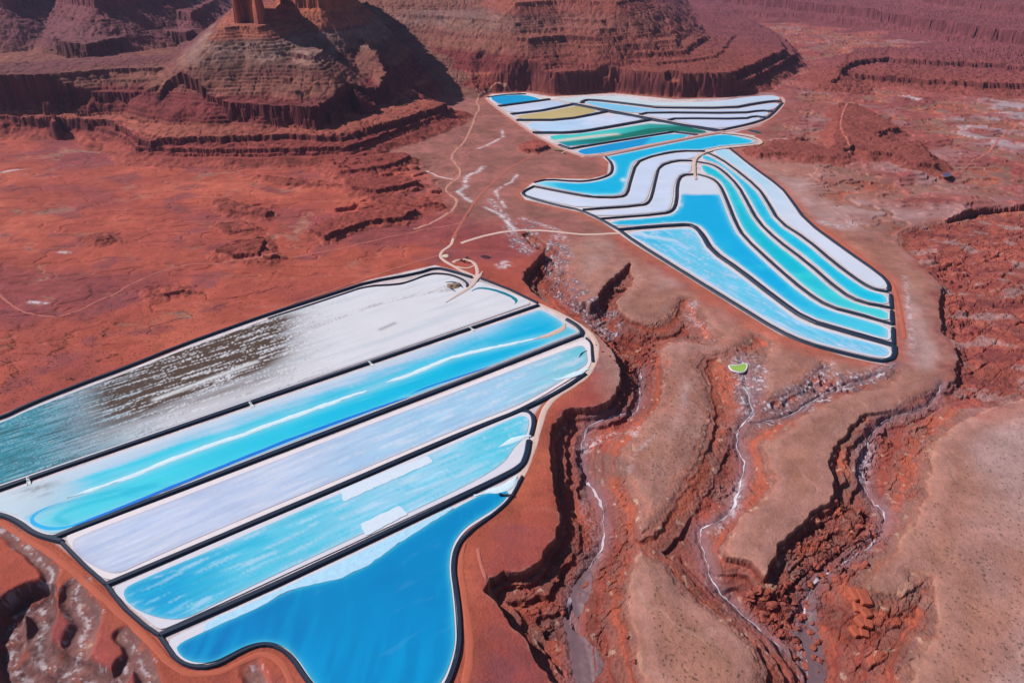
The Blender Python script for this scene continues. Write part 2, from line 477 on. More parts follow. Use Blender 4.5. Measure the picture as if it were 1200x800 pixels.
# mesas: (photo line traced on the plane z, top z, cliff height, talus slope below the cliff, warp)
MESAS = [
    # west mesa, from the lowest bench to the butte
    (48, 26, 0.55, 9, [(-260, 139), (0, 136), (60, 137), (130, 141), (146, 149), (160, 160), (175, 163), (230, 160), (270, 159), (340, 157), (402, 158), (440, 146), (468, 140),
                       (502, 127), (524, 121), (500, 116), (470, 116), (420, 110), (300, 90), (-260, 90)]),
    (32, 8, 0.45, 7, [(-260, 146), (0, 144), (100, 145), (140, 156), (158, 171), (200, 173), (300, 174), (405, 172), (450, 156), (508, 136), (532, 124), (470, 118), (300, 100), (-260, 100)]),
    (101, 44, 0.62, 13, [(-260, 108), (0, 108), (50, 107), (101, 106), (150, 107), (216, 108), (242, 114), (270, 120), (330, 123), (364, 125), (380, 119), (405, 109), (425, 104),
                         (446, 101), (453, 96), (440, 86), (420, 75), (350, 40), (-260, 60)]),
    (143, 9, 0.60, 8, [(-260, 92), (20, 90), (128, 80), (200, 79), (260, 82), (338, 91), (352, 86), (380, 72), (405, 64), (435, 68), (462, 80), (480, 77), (499, 72),
                       (492, 60), (468, 44), (430, 20), (350, 10), (235, 30), (200, 62), (-100, 78)]),
    (122, 6, 0.60, 7, [(-260, 100), (0, 99), (110, 93), (200, 93), (260, 96), (345, 107), (366, 104), (400, 88), (440, 84), (468, 90), (500, 82), (490, 60), (300, 40), (-260, 80)]),
    (187, 10, 0.60, 6, [(236, 62), (262, 60), (302, 62), (344, 61), (366, 66), (376, 58), (392, 42), (420, 44), (445, 50), (452, 40), (430, 12), (400, 0), (300, 0), (250, 30)]),
    (166, 5, 0.62, 6, [(225, 74), (262, 74), (304, 76), (345, 76), (362, 78), (385, 60), (420, 54), (450, 62), (474, 64), (470, 50), (420, 10), (240, 30)]),
    (246, 5, 0.62, 5, [(262, 32), (278, 30), (303, 31), (330, 24), (372, 16), (420, 12), (440, 4), (430, -12), (300, -14), (270, 12)]),
    (392, 150, 0.5, 5, 'BUTTE'),
    (385, 115, 0.9, 8, 'WALL'),
    # dark walls behind the west mesa
    (172, 52, 0.6, 12, [(-300, 30), (-50, 34), (10, 40), (34, 38), (48, 30), (58, 34), (66, 46), (80, 50), (98, 52), (122, 46), (140, 44), (162, 37), (180, 31), (200, 36), (217, 37), (238, 25),
                        (262, 10), (282, 2), (290, -22), (-300, -22)]),
    (222, 26, 0.6, 10, [(-300, 10), (-20, 14), (20, 18), (50, 6), (80, 20), (120, 20), (150, 14), (190, 10), (222, 14), (250, 0), (262, -16), (-300, -22)]),
    (290, 40, 0.6, 10, [(-300, -8), (0, -8), (60, -14), (110, -6), (150, -10), (200, -14), (230, -22), (200, -30), (-300, -30)]),
    # central and right wall
    (72, 34, 0.6, 11, [(598, 70), (600, 82), (606, 86), (614, 84), (640, 84), (680, 86), (705, 83), (730, 83), (762, 84), (770, 92), (782, 82), (796, 84), (806, 90), (822, 93), (838, 95), (852, 86), (878, 76), (904, 64), (921, 56),
                       (910, 40), (882, 25), (850, 5), (830, -20), (600, -20), (592, 60)]),
    (46, 20, 0.55, 10, [(600, 97), (650, 100), (700, 96), (764, 95), (776, 100), (800, 95), (836, 104), (860, 96), (884, 88), (912, 74), (932, 62), (920, 44), (850, 5), (600, 20)]),
    (110, 10, 0.6, 9, [(590, 52), (604, 62), (640, 62), (680, 63), (722, 61), (762, 60), (800, 58), (822, 44), (800, 10), (780, -20), (560, -20), (580, 44)]),
    (88, 6, 0.6, 8, [(596, 66), (604, 71), (640, 71), (690, 73), (740, 70), (770, 72), (800, 70), (840, 64), (860, 40), (800, 0), (592, 0)]),
    (133, 6, 0.6, 8, [(540, 45), (580, 49), (606, 54), (655, 52), (700, 54), (745, 50), (790, 47), (800, 20), (790, -20), (520, -20)]),
    (158, 12, 0.6, 8, [(500, 31), (540, 35), (580, 41), (620, 44), (662, 41), (702, 43), (742, 39), (776, 33), (790, 5), (760, -22), (470, -22)]),
    (178, 6, 0.6, 8, [(480, 24), (530, 26), (600, 34), (662, 31), (702, 34), (742, 29), (774, 22), (770, -22), (462, -22)]),
    (200, 8, 0.6, 8, [(470, 16), (520, 18), (562, 22), (602, 25), (642, 20), (702, 23), (752, 17), (770, -10), (760, -26), (450, -26)]),
    (252, 8, 0.6, 8, [(480, -20), (540, -14), (604, 3), (652, 0), (722, 2), (760, -6), (760, -30), (440, -30)]),
    # distant scarps on the right
    (92, 58, 0.22, 16, [(838, -8), (868, -3), (902, 0), (952, 4), (1002, 9), (1062, 18), (1122, 27), (1202, 38), (1420, 62), (1420, -24), (838, -24)]),
    (40, 26, 0.10, 14, [(852, 12), (902, 16), (952, 18), (1002, 24), (1062, 32), (1122, 44), (1202, 56), (1420, 84), (1420, 0), (852, 0)]),
    (150, 30, 0.25, 16, [(1080, -4), (1140, 2), (1202, 8), (1420, 26), (1420, -26), (1080, -26)]),
    (56, 17, 0.30, 12, [(982, 80), (1002, 70), (1042, 67), (1102, 72), (1162, 74), (1202, 78), (1420, 94), (1420, 52), (1002, 56)]),
    (34, 16, 0.28, 12, [(976, 92), (990, 86), (1020, 88), (1080, 92), (1150, 96), (1202, 98), (1420, 112), (1420, 60), (1002, 62)]),
    (22, 9, 0.40, 6, [(986, 120), (1008, 123), (1036, 138), (1052, 148), (1030, 156), (1046, 166), (1074, 164), (1092, 178), (1096, 192), (1070, 190), (1050, 180), (1024, 178), (1004, 168), (990, 172), (978, 160), (984, 140)]),
    (12, 5, 0.40, 5, [(868, 174), (884, 169), (900, 172), (902, 163), (925, 162), (950, 168), (975, 174), (1000, 178), (985, 184), (950, 182), (925, 178), (890, 179)]),
    (10, 6, 0.40, 6, [(610, 168), (624, 163), (640, 166), (642, 170), (628, 175), (612, 174)]),
    # outcrops on the western plain
    (12, 6, 0.35, 6, [(250, 293), (266, 289), (284, 281), (303, 275), (308, 284), (296, 295), (272, 298)]),
    (9, 5, 0.35, 6, [(302, 296), (314, 293), (322, 297), (312, 301)]),
    (8, 4, 0.3, 6, [(172, 338), (190, 335), (206, 334), (212, 339), (190, 343), (176, 343)]),
    (13, 7, 0.35, 7, [(362, 268), (382, 258), (402, 250), (420, 247), (440, 240), (470, 238), (486, 244), (470, 254), (430, 258), (400, 268), (380, 276)]),
    (14, 7, 0.35, 7, [(404, 205), (424, 203), (446, 206), (472, 206), (488, 211), (470, 216), (440, 222), (412, 218)]),
    (10, 5, 0.35, 7, [(430, 228), (460, 226), (480, 230), (505, 231), (520, 238), (490, 240), (450, 236)]),
    (18, 8, 0.35, 7, [(380, 186), (420, 182), (452, 178), (480, 180), (460, 190), (430, 196), (400, 198)]),
    (9, 4, 0.35, 7, [(248, 236), (262, 232), (290, 238), (318, 246), (310, 252), (280, 247), (258, 244)]),
    (6, 3, 0.3, 6, [(300, 205), (330, 207), (390, 212), (400, 216), (340, 214)]),
    (7, 3, 0.3, 6, [(100, 276), (122, 272), (132, 278), (112, 282)]),
    (6, 3, 0.3, 6, [(250, 262), (280, 258), (300, 266), (270, 270)]),
]
BUTTE_BASE = [(279, 27), (291, 25), (304, 28), (307, 20), (305, 14), (294, 12), (284, 16)]
WALL_BASE = [(334, 13), (350, 19), (375, 20), (398, 17), (410, 9), (404, 0), (380, -6), (338, -4)]

# ------------------------------------------------------------------ the ground: one sheet out to the horizon
RES = 1.0


def build_ground():
    r = np.concatenate([np.geomspace(40, 285, 40)[:-1],
                        np.geomspace(285, 3300, int(1150 * RES))[:-1],
                        np.geomspace(3300, 9000, int(170 * RES))[:-1],
                        np.geomspace(9000, 60000, 40)])
    a0 = math.radians(39.0)
    a1, a2 = math.radians(54.0), math.radians(80.0)
    az = np.concatenate([np.linspace(-a2, -a1, 24)[:-1], np.linspace(-a1, -a0, 200)[:-1], np.linspace(-a0, a0, int(1040 * RES)),
                         np.linspace(a0, a1, 200)[1:], np.linspace(a1, a2, 24)[1:]])
    nr, na = len(r), len(az)
    X = (r[:, None] * np.sin(az)[None]).astype(np.float32)
    Y = (r[:, None] * np.cos(az)[None]).astype(np.float32)
    R = np.broadcast_to(r[:, None], X.shape).astype(np.float32)

    n200 = fbm(X / 220, Y / 220, 1, 3)
    n60 = fbm(X / 62, Y / 62, 5, 3)
    n18 = fbm(X / 18, Y / 18, 9, 3)
    n6 = perlin(X / 5.5, Y / 5.5, 14)
    near = np.clip(1.6 - R / 1400.0, 0.0, 1.0)
    # warped coordinates break the traced rims into buttresses and alcoves
    wx1, wy1 = fbm(X / 34, Y / 34, 21, 3), fbm(X / 34, Y / 34, 33, 3)
    wx2, wy2 = perlin(X / 9, Y / 9, 41), perlin(X / 9, Y / 9, 52)
    Xn, Yn = X + 4.0 * wx1 + 1.7 * wx2, Y + 4.0 * wy1 + 1.7 * wy2

    # ---------------- canyon country near the camera
    fl_num = np.zeros_like(X)
    fl_den = np.full_like(X, 1e-9)
    for fx, fy, fz in FLOOR_XY:
        d2 = (X - fx) ** 2 + (Y - fy) ** 2
        w = 1.0 / (d2 + 150.0) ** 1.6
        fl_num += w * fz
        fl_den += w
    floor = fl_num / fl_den
    rough = np.abs(n60) * 6 + n18 * 2.6 + n6 * 0.9 + 5.0 * sst(520, 640, X) * np.abs(fbm(X / 45, Y / 30, 263, 3))
    rock = sst(-0.15, 0.3, fbm(X / 75, Y / 75, 261, 2) + 0.25 * sst(150, 330, X) * sst(760, 560, Y))
    bil = np.abs(perlin(X / 15, Y / 15, 271)) + 0.6 * np.abs(perlin(X / 6.5, Y / 6.5, 275)) + 0.3 * np.abs(perlin(X / 3.0, Y / 3.0, 277))
    floor = floor + (rough + (bil - 0.45) * 6.0 * rock) * np.clip(-floor / 18.0, 0.15, 1.0)

    P = unproj(PBIG)
    rim_seg = P[:-7]
    x0 = rim_seg[:, 0].min() - 160
    d_big = np.full(X.shape, np.float32(-160))
    m = (X > x0) & (Y < rim_seg[:, 1].max() + 260) & (Y > 150)
    dd = seg_dist(P, X[m], Y[m], True)         # unwarped distance: gentle banks, colour bands
    ins = inside(P, Xn[m], Yn[m])
    dw = seg_dist(rim_seg, Xn[m], Yn[m], False)
    d_big[m] = np.clip(np.where(ins, -dw, dw), -160, 400)
    del dd
    cl = np.zeros_like(X)
    ix = PBIG.index
    for pl in [PBIG[:ix((612, 274)) + 1], PBIG[ix((692, 355)):ix((741, 308)) + 1], PBIG[ix((724, 352)):ix((741, 373))], PBIG[ix((900, 672)):ix((1044, 477))], PBIG[ix((1119, 440)):ix((1053, 282))]]:
        cl = np.maximum(cl, np.exp(-(sdf_line(unproj(pl), X, Y, 130) / 38.0) ** 2))
    cli = lerp(0.85, 0.32, sst(150, 260, X))
    cl_amt = 1.2 + (8.5 + 5.0 * n60) * cl * cli

    def profile(d, ztop, cliff, slope):
        o = np.maximum(d, 0)
        w = np.maximum(1.6, cliff * 0.28)
        t = np.clip(o / w, 0, 1)
        rounding = 1.0 * np.exp(-np.abs(d) / 6.0) + 3.2 * (1 - cl) * np.exp(-np.abs(d) / 20.0)
        return ztop - rounding - cliff * t - slope * np.maximum(o - w, 0) * (1 + 0.25 * n60)

    slope1 = 0.42 + 0.26 * cl * cli + 0.06 * n60
    top = profile(d_big, 0.0, np.maximum(cl_amt, 0.6), slope1)
    d2 = sdf(unproj(M2), Xn, Yn, 120)
    top = np.maximum(top, profile(d2, 1.5, 1.5 + 1.0 * n18, 0.55))
    d4 = sdf(unproj(M4), Xn, Yn, 160)
    top = np.maximum(top, profile(d4, 2.0, np.maximum(1.5 + 3.5 * n60, 0.3), 0.36))
    for z, c, pl in LEDGES:
        dl = sdf(unproj(pl, z), Xn, Yn, 90)
        top = np.maximum(top, profile(dl, z, c, 0.5))
    zc = np.maximum(top, floor)
    d_rim = np.minimum(np.minimum(d_big, d2), d4)

    # rock ledges in the canyon walls
    L = 5.2
    ph = zc / L + 0.45 * n60 + 0.10 * n18
    fr = ph - np.floor(ph)
    stepd = (np.floor(ph) + sst(0.78, 0.95, fr)) - ph
    ledge_amt = sst(-2.0, -8.0, zc) * np.clip(0.35 + 0.8 * fbm(X / 90, Y / 90, 61, 2) + 0.45 * cl, 0.0, 0.92)
    zc = zc + stepd * L * ledge_amt
    ph = zc / 1.9 + 0.9 * n60 + 0.35 * n18
    fr = ph - np.floor(ph)
    stepd = (np.floor(ph) + sst(0.5, 0.95, fr)) - ph
    zc = zc + stepd * 1.9 * sst(-1.0, -3.0, zc) * np.clip(0.12 + 0.8 * fbm(X / 50, Y / 50, 65, 2) + 0.5 * cl, 0, 0.9)
    zc = zc + (bil - 0.45) * 1.6 * sst(-1.5, -5.0, zc) * (0.25 + 0.75 * rock) + 0.35 * perlin(X / 2.6, Y / 2.6, 283) * sst(-1, -4, zc)

    # broken rock: tilted blocks with cracks between them
    blk = np.zeros_like(X)
    RUG = [([(902, 676), (930, 636), (984, 588), (1016, 600), (1036, 612), (1036, 642), (1000, 684), (950, 716), (914, 704)], -14, 1.0, 7.5), ([(866, 700), (915, 700), (936, 716), (944, 765), (915, 752), (884, 728)], -24, 1.0, 6.0),
           ([(1000, 505), (1050, 490), (1100, 470), (1094, 520), (1076, 592), (1050, 610), (1020, 600), (1006, 560)], -14, 0.55, 7.0), ([(616, 300), (640, 296), (660, 330), (700, 362), (750, 384), (790, 380), (770, 400), (772, 440), (750, 470), (728, 440), (690, 382), (640, 346)], -22, 0.75, 6.0),
           ([(1062, 270), (1260, 240), (1260, 455), (1150, 475), (1112, 460), (1128, 420), (1108, 388), (1106, 330), (1070, 298)], -9, 0.38, 21.0), ([(995, 690), (1050, 690), (1092, 690), (1090, 750), (1060, 800), (1000, 800), (985, 740)], -14, 0.45, 8.0),
           ([(596, 690), (650, 672), (690, 600), (700, 640), (680, 700), (655, 760), (625, 740)], -24, 0.35, 4.5), ([(706, 600), (738, 560), (744, 640), (736, 700), (748, 800), (700, 800), (690, 740)], -24, 0.4, 5.0),
           ([(40, 740), (70, 730), (90, 745), (120, 770), (150, 800), (90, 800), (60, 780)], -6, 0.6, 4.0)]
    for pl, zf, amp, sc in RUG:
        dr = sdf(unproj(pl, zf), X + 4 * wx1, Y + 4 * wy1, 60)
        k = dr < 6
        if k.any():
            xs, ys = X[k] + 1.6 * wx2[k], Y[k] + 1.6 * wy2[k]
            ca, sa = 0.8, 0.6
            h1, c1 = cells((ca * xs + sa * ys) / (sc * 2.6), (-sa * xs + ca * ys) / sc, 11)
            h2_, c2 = cells((ca * xs + sa * ys) / (sc * 0.55), (-sa * xs + ca * ys) / (sc * 0.4), 37)
            dz = (h1 * 4.2 - 2.0 * (1 - sst(0.0, 0.16, c1)) + 1.5 * h2_ - 0.9 * (1 - sst(0.0, 0.2, c2))) * amp * (sc / 6.5) ** 0.6
            wgt = sst(6, -8, dr[k]) * sst(-1.0, -4.0, zc[k])
            dz = dz * (0.35 + 0.85 * sst(-0.25, 0.3, n18[k] + 0.7 * n60[k]))
            zc[k] = zc[k] + (dz - 2.0 * amp) * wgt
            blk[k] = np.maximum(blk[k], wgt * (1 - sst(0.0, 0.22, c1)) * amp)
    # washes cut into the floors
    salt = np.zeros_like(X)
    dmin = np.full_like(X, 400.0)
    for nm, (pl, zf, hw) in STREAMS.items():
        q = unproj(smooth_line(pl, False, 2), zf)
        ds = sdf_line(q, X + 1.5 * wx2, Y + 1.5 * wy2, 90)
        dmin = np.minimum(dmin, ds)
        zc = zc - 2.2 * np.exp(-(ds / (hw * 1.8)) ** 2)
    salt_pl = [([(597, 272), (600, 280), (612, 292), (620, 300)], 9, 1.0), ([(575, 240), (588, 256), (600, 268)], 7, 1.1), ([(650, 282), (662, 296), (668, 306)], 8, 0.7),
               ([(612, 262), (650, 274), (664, 288)], 7, 0.7), ([(745, 505), (742, 512)], 6, 0.6),
               ([(690, 515), (700, 510), (716, 507)], 7, 0.8), ([(864, 428), (872, 460), (876, 484)], 10, 0.75), ([(882, 425), (886, 440), (880, 470)], 9, 0.6),
               ([(905, 480), (935, 464), (965, 445), (970, 432)], 8, 0.55), ([(966, 445), (1010, 444), (1040, 434)], 6, 0.55), ([(1058, 330), (1064, 380), (1066, 422)], 4, 0.6),
               ([(840, 624), (862, 596), (868, 560)], 4, 0.6), ([(1010, 560), (1012, 540), (1020, 520)], 7, 0.6), ([(945, 740), (940, 716), (946, 780)], 6, 0.35),
               ([(655, 300), (650, 310), (662, 318)], 7, 0.6), ([(690, 360), (700, 372), (716, 388)], 8, 0.35), ([(825, 388), (806, 372), (812, 360)], 8, 0.5),
               ([(680, 560), (690, 600), (704, 640)], 5, 0.3), ([(960, 266), (985, 272), (1000, 268)], 10, 0.8), ([(770, 515), (742, 540), (735, 560)], 3, 0.4)]
    for pl, wdt, st in salt_pl:
        ds = sdf_line(unproj(pl, -10), X, Y, 60)
        salt = np.maximum(salt, st * np.exp(-(ds / wdt) ** 2) * sst(-0.1, 0.15, 0.6 * n18 + 0.7 * n6 + 0.6 * perlin(X / 2.2, Y / 2.2, 39)))

    # ---------------- the south-west corner: knobs between salty gullies
    gul = [([(2, 622), (30, 640), (50, 658), (62, 672), (56, 684), (44, 696)], 4, 4.5), ([(46, 696), (26, 700), (10, 716), (5, 740), (14, 772), (30, 790), (55, 805)], 13, 8),
           ([(92, 690), (88, 704), (98, 716), (104, 728), (96, 742), (92, 764), (86, 780)], 5, 7), ([(40, 702), (52, 716), (42, 742), (38, 764), (58, 776), (88, 784), (110, 800), (130, 815)], 9, 7),
           ([(146, 745), (158, 756), (168, 776), (178, 810)], 5, 5), ([(150, 780), (138, 800)], 5, 5), ([(-20, 620), (2, 626), (14, 622)], 3, 5), ([(296, 784), (303, 800), (306, 830)], 3, 5)]
    zsw = np.zeros_like(X)
    salt_sw = np.zeros_like(X)
    msw = (X < -190) & (Y < 560)
    for pl, dep, wdt in gul:
        ds = sdf_line(unproj(smooth_line(pl, False, 1), -4), X + 3 * wx1, Y + 3 * wy1, 70)
        zsw = np.minimum(zsw, -1.25 * dep * np.exp(-(ds / (wdt * 1.5)) ** 6))
        salt_sw = np.maximum(salt_sw, 0.8 * np.exp(-(ds / (wdt * 0.45)) ** 2) * sst(0.05, 0.3, 0.5 * n18 + 0.7 * n6 + 0.7 * perlin(X / 2.2, Y / 2.2, 19)))
        salt_sw = np.maximum(salt_sw, 0.75 * np.exp(-((ds + 2.0 * wx2 + 1.2 * n18) / 1.1) ** 2) * sst(-0.15, 0.15, n18 + 0.4 * n6))
        salt_sw = np.maximum(salt_sw, 0.5 * np.exp(-((ds - wdt * 1.5) / (wdt * 0.25)) ** 2) * sst(0.25, 0.45, n18 + 0.5 * n6 + 0.4 * perlin(X / 2.2, Y / 2.2, 29)))
    salt_sw = np.where(msw, salt_sw, np.where((X < -100) & (Y < 420), salt_sw * 0.9, 0))
    zsw = np.where(msw | ((X < -100) & (Y < 420)), zsw * (1 + 0.25 * n18), 0)
    zc = np.where(d_big < -3, zc + zsw, zc)

    # ---------------- plains
    hull_l = sdf(unproj(LOWER_HULL), X, Y, 260)
    hull_u = sdf(unproj(UPPER_HULL), X, Y, 260)
    hull = np.minimum(hull_l, hull_u)
    flat = sst(6, 90, hull)
    west = sst(-30, -260, X - (Y - 900) * 0.12) * sst(520, 700, Y)
    base = (2.6 * n200 + 1.6 * n60 + 0.5 * n18) * (0.4 + 0.9 * west) + 0.16 * n6
    rill2 = np.abs(fbm(X / 95 + 0.3 * n60, Y / 95, 75, 3))
    east_m = sst(60, 140, X) * sst(900, 700, Y)
    base = base - 0.28 * np.exp(-(rill2 / 0.04) ** 2) * east_m * sst(-0.2, 0.3, n60)
    rill = np.abs(fbm(X / 120 + 0.4 * n60, Y / 60, 71, 3))
    base = base - 1.7 * np.exp(-(rill / 0.05) ** 2) * west
    onflat = sst(2, 14, -d_rim)
    fe0 = sst(450, 800, X) * sst(1000, 1350, Y)
    bench = fbm(X / 170 + 0.3 * n60, Y / 150, 301, 4)
    base = base + fe0 * (np.floor(bench * 5 + 0.25 * n18) + sst(0.7, 1.0, bench * 5 + 0.25 * n18 - np.floor(bench * 5 + 0.25 * n18))) * 4.5
    for pl, amp, sc in [([(396, 184), (440, 178), (490, 182), (520, 206), (530, 240), (480, 250), (420, 262), (370, 274), (366, 258), (410, 236)], 1.5, 20.0), ([(246, 236), (300, 232), (330, 246), (300, 256)], 0.7, 16.0), ([(130, 330), (215, 330), (215, 346), (160, 350)], 0.6, 12.0),
                        ([(250, 292), (290, 274), (325, 292), (310, 306), (260, 304)], 1.0, 13.0), ([(860, 166), (905, 158), (1000, 172), (1105, 196), (1080, 206), (940, 186)], 0.9, 20.0)]:
        dr = sdf(unproj(pl), X + 20 * wx1, Y + 20 * wy1, 120)
        k = dr < 10
        if k.any():
            h1, c1 = cells((X[k] * 0.9 + Y[k] * 0.35) / (sc * 1.8) + wx1[k] * 0.5, (Y[k] * 0.9 - X[k] * 0.35) / sc + wy1[k] * 0.5, 53)
            base[k] = base[k] + np.maximum(h1 - 0.45, 0) * 11.0 * amp * sst(0.0, 0.3, c1) * sst(10, -25, dr[k])
    zc = zc + base * flat * onflat * (zc > -3.5)

    # ---------------- mesas and scarps
    wxa, wya = fbm(X / 110, Y / 110, 81, 3), fbm(X / 110, Y / 110, 92, 3)
    wxb, wyb = np.abs(fbm(X / 38, Y / 38, 101, 3)) * 2 - 0.5, np.abs(fbm(X / 38, Y / 38, 112, 3)) * 2 - 0.5
    wxc, wyc = fbm(X / 15, Y / 15, 115, 2), fbm(X / 15, Y / 15, 118, 2)
    zm = np.full_like(X, -500.0)
    cliffy = np.zeros_like(X)
    bilm = np.abs(perlin(X / 26, Y / 26, 291)) + 0.5 * np.abs(perlin(X / 11, Y / 11, 293))
    kept = {}
    STACK = {48: ('W1', None), 101: ('W2', 'W1'), 143: (None, 'W2'), 122: (None, 'W2'), 187: (None, 'W2'), 166: (None, 'W2'), 246: (None, 'W2'), 72: ('E1', None),
             110: (None, 'E1'), 88: (None, 'E1'), 133: (None, 'E1'), 158: (None, 'E1'), 178: (None, 'E1'), 200: (None, 'E1'), 252: (None, 'E1')}
    for z, ch, sl, wp, pl in MESAS:
        if isinstance(pl, str):
            q = unproj(BUTTE_BASE if pl == 'BUTTE' else WALL_BASE, 246)
        else:
            q = unproj(pl, z)
        k = 1.0 if z > 25 else (1.2 if 'E' in str(z) or z in (22, 12) else 0.6)
        k = 0.35 if pl == 'BUTTE' else k
        xx = X + k * (15.0 * wxa + wp * 1.0 * wxb + 2.4 * wxc)
        yy = Y + k * (15.0 * wya + wp * 1.0 * wyb + 2.4 * wyc)
        d = sdf(q, xx, yy, 520)
        o = np.maximum(d, 0)
        w = max(2.5, ch * 0.12)
        if ch >= 18:
            w = min(ch * 0.30, 13.0)
            u3 = np.clip(o / w + 0.10 * n18, 0, 1) * 3.0
            t = np.minimum((np.floor(u3) + sst(0.0, 0.42, u3 - np.floor(u3))) / 3.0, 1.0)
        else:
            t = np.clip(o / w, 0, 1)
        zz = z - ch * (1 - ch * 0.0) * t - sl * np.maximum(o - w, 0) * (1 + 0.16 * wxa) + np.minimum(-np.minimum(d, 0), 120) * 0.05
        zz = zz + (6.0 * (bilm - 0.4) if z in (56, 34) else 0) + (0.9 * n18 + 1.6 * n60) * k + (1.6 * (bilm - 0.4) if z > 25 else 4.5 * (bilm - 0.45))
        zz = np.where(d >= 519, -500, zz)
        st_k, cl_k = STACK.get(z, (None, None))
        if st_k:
            kept[st_k] = (zz, d)
        if cl_k:
            lz, ld = kept[cl_k]
            cone = 60.0 * sst(0.22, 0.5, wxa + 0.3 * n60)
            if cl_k == 'E1':
                cone = cone + 400.0 * sst(60, -40, X)
            zz = np.where(ld > 0, np.minimum(zz, lz + cone), zz)
        cliffy = np.where((zz > zm), ((t > 0) & (t < 1)).astype(np.float32), cliffy)
        zm = np.maximum(zm, zz)
    fan_d = sdf(np.array([(-470, 2400), (-10, 2350), (-20, 3400), (-640, 3400)]), X + 40 * wxa, Y + 40 * wya, 400)
    fan = 0.27 * (Y - 2352) - 0.5 * np.maximum(fan_d + 30, 0) + 5 * wxa + 2.0 * n60 + 2.5 * (bilm - 0.4) - 2.5 * np.exp(-(np.abs(fbm(X / 60, Y / 200, 135, 3)) / 0.06) ** 2)
    fan = np.where((fan_d < 380) & (Y > 2200), fan, -500)
    is_fan = fan > zm
    zm = np.maximum(zm, fan)
    hu = sdf(unproj(UPPER_HULL), X, Y, 1000)
    lim = np.maximum(hu - 14 - 22 * wxa - 10 * wxb, -6) * lerp(0.60, 2.5, sst(-120, 60, X)) + np.maximum(hu - 170, 0) * 2.0 + np.where(hu > 30, 3.0 * (bilm - 0.4), 0)
    zm = np.minimum(zm, lim)
    # bedding ledges on the talus slopes
    L = 7.0
    ph = zm / L + 0.35 * wxa + 0.10 * n60
    fr = ph - np.floor(ph)
    stp = (np.floor(ph) + sst(0.78, 0.97, fr)) - ph
    hard = np.clip(0.35 + 1.0 * perlin(np.floor(ph) * 0.37 + 3.1, X / 260.0, 121), 0.0, 0.9)
    zm = zm + np.where(zm > 14, stp * L * hard, 0)
    # gullies running down the talus
    gl = np.abs(fbm(X / 46, Y / 90, 131, 3))
    zm = zm - np.where(zm > 20, 2.4 * np.exp(-(gl / 0.09) ** 2), 0)
    Z = np.maximum(zc, zm)
    Z = np.where(hull < 0, -0.9, lerp(np.minimum(Z, 0.0) * 0 - 0.5, Z, sst(0, 26, hull)))
    ismesa = (zm > zc + 0.3) & (hull > 0)
    # the far country beyond the sheet's detail rolls gently
    Z = Z + np.where(R > 4500, (R - 4500) * 0.004 + 14 * n200, 0)

    # ---------------- colour of the ground itself
    def mix(c, col, t):
        return c + (np.asarray(col, np.float32) - c) * np.clip(t, 0, 1)[..., None]

    big = fbm(X / 330, Y / 240, 141, 3)
    mot = fbm(X / 90, Y / 70, 151, 4)
    fine = fbm(X / 14, Y / 14, 161, 3)
    col = np.empty(X.shape + (3,), np.float32)
    col[:] = A(167, 80, 66)
    col = mix(col, A(142, 70, 70), sst(-0.05, 0.35, big))
    col = mix(col, A(182, 92, 74), sst(0.05, 0.4, -big + 0.4 * mot))
    col = mix(col, A(126, 68, 72), sst(0.08, 0.4, mot) * 0.75)
    col = mix(col, A(184, 108, 94), sst(0.3, 0.6, fbm(X / 140, Y / 34, 171, 3)) * 0.35)
    col = mix(col, A(150, 62, 50), sst(0.1, 0.5, fine + 0.5 * mot) * 0.35)
    # brown apron north of the ponds and on the east side
    ZB = unproj([(470, 150), (520, 120), (575, 60), (640, 100), (760, 105), (860, 100), (935, 60), (985, 90), (980, 160), (900, 200), (700, 300), (620, 262), (545, 262), (520, 240), (490, 200), (440, 170)])
    wb = 1 - sst(-60, 60, sdf(ZB, X + 60 * wxa, Y + 60 * wya, 300))
    col = mix(col, lerp(A(142, 92, 84), A(156, 98, 90), sst(-0.2, 0.2, mot)[..., None]), wb * 0.95)
    ZE = unproj([(655, 290), (700, 275), (780, 320), (900, 400), (1040, 432), (1058, 420), (1050, 330), (950, 255), (880, 190), (960, 190), (1060, 190), (1180, 240), (1330, 250),
                 (1330, 900), (690, 900), (700, 600), (720, 480)])
    we = 1 - sst(-26, 26, sdf(ZE, X + 14 * wx1, Y + 14 * wy1, 200))
    east = lerp(A(167, 114, 99), A(146, 95, 82), sst(-0.25, 0.3, mot)[..., None])
    east = mix(east, A(178, 138, 134), sst(0.0, 0.35, big + 0.3 * mot) * 0.85)
    east = mix(east, A(172, 116, 106), sst(0.1, 0.4, fbm(X / 150, Y / 60, 181, 3)) * 0.6)
    east = mix(east, A(140, 94, 82), np.exp(-((d_rim + 16 + 8 * n60) / 6.0) ** 2) * 0.5)
    east = mix(east, A(168, 118, 108), np.exp(-((d_rim + 9) / 9.0) ** 2) * 0.7)
    east = mix(east, A(176, 142, 140), sst(-16, -45, d_rim) * sst(-0.35, 0.15, big + 0.4 * mot) * 0.55)
    east = mix(east, A(186, 150, 140), 0.22 * np.exp(-(rill2 / 0.03) ** 2) * sst(-0.1, 0.3, n60))
    col = col * (1 - we[..., None]) + east * we[..., None]
    # red raw earth beside the embankments
    col = mix(col, lerp(A(176, 92, 70), A(160, 80, 62), sst(-0.2, 0.2, mot)[..., None]), np.exp(-(np.maximum(hull_l, 0) / 16.0) ** 2) * 0.9 * (X > -480) * (Y < 700))
    col = mix(col, A(176, 100, 82), np.exp(-(np.maximum(hull_u, 0) / 14.0) ** 2) * 0.8)
    col = mix(col, A(206, 188, 190), sst(-1.0, -5.0, hull))
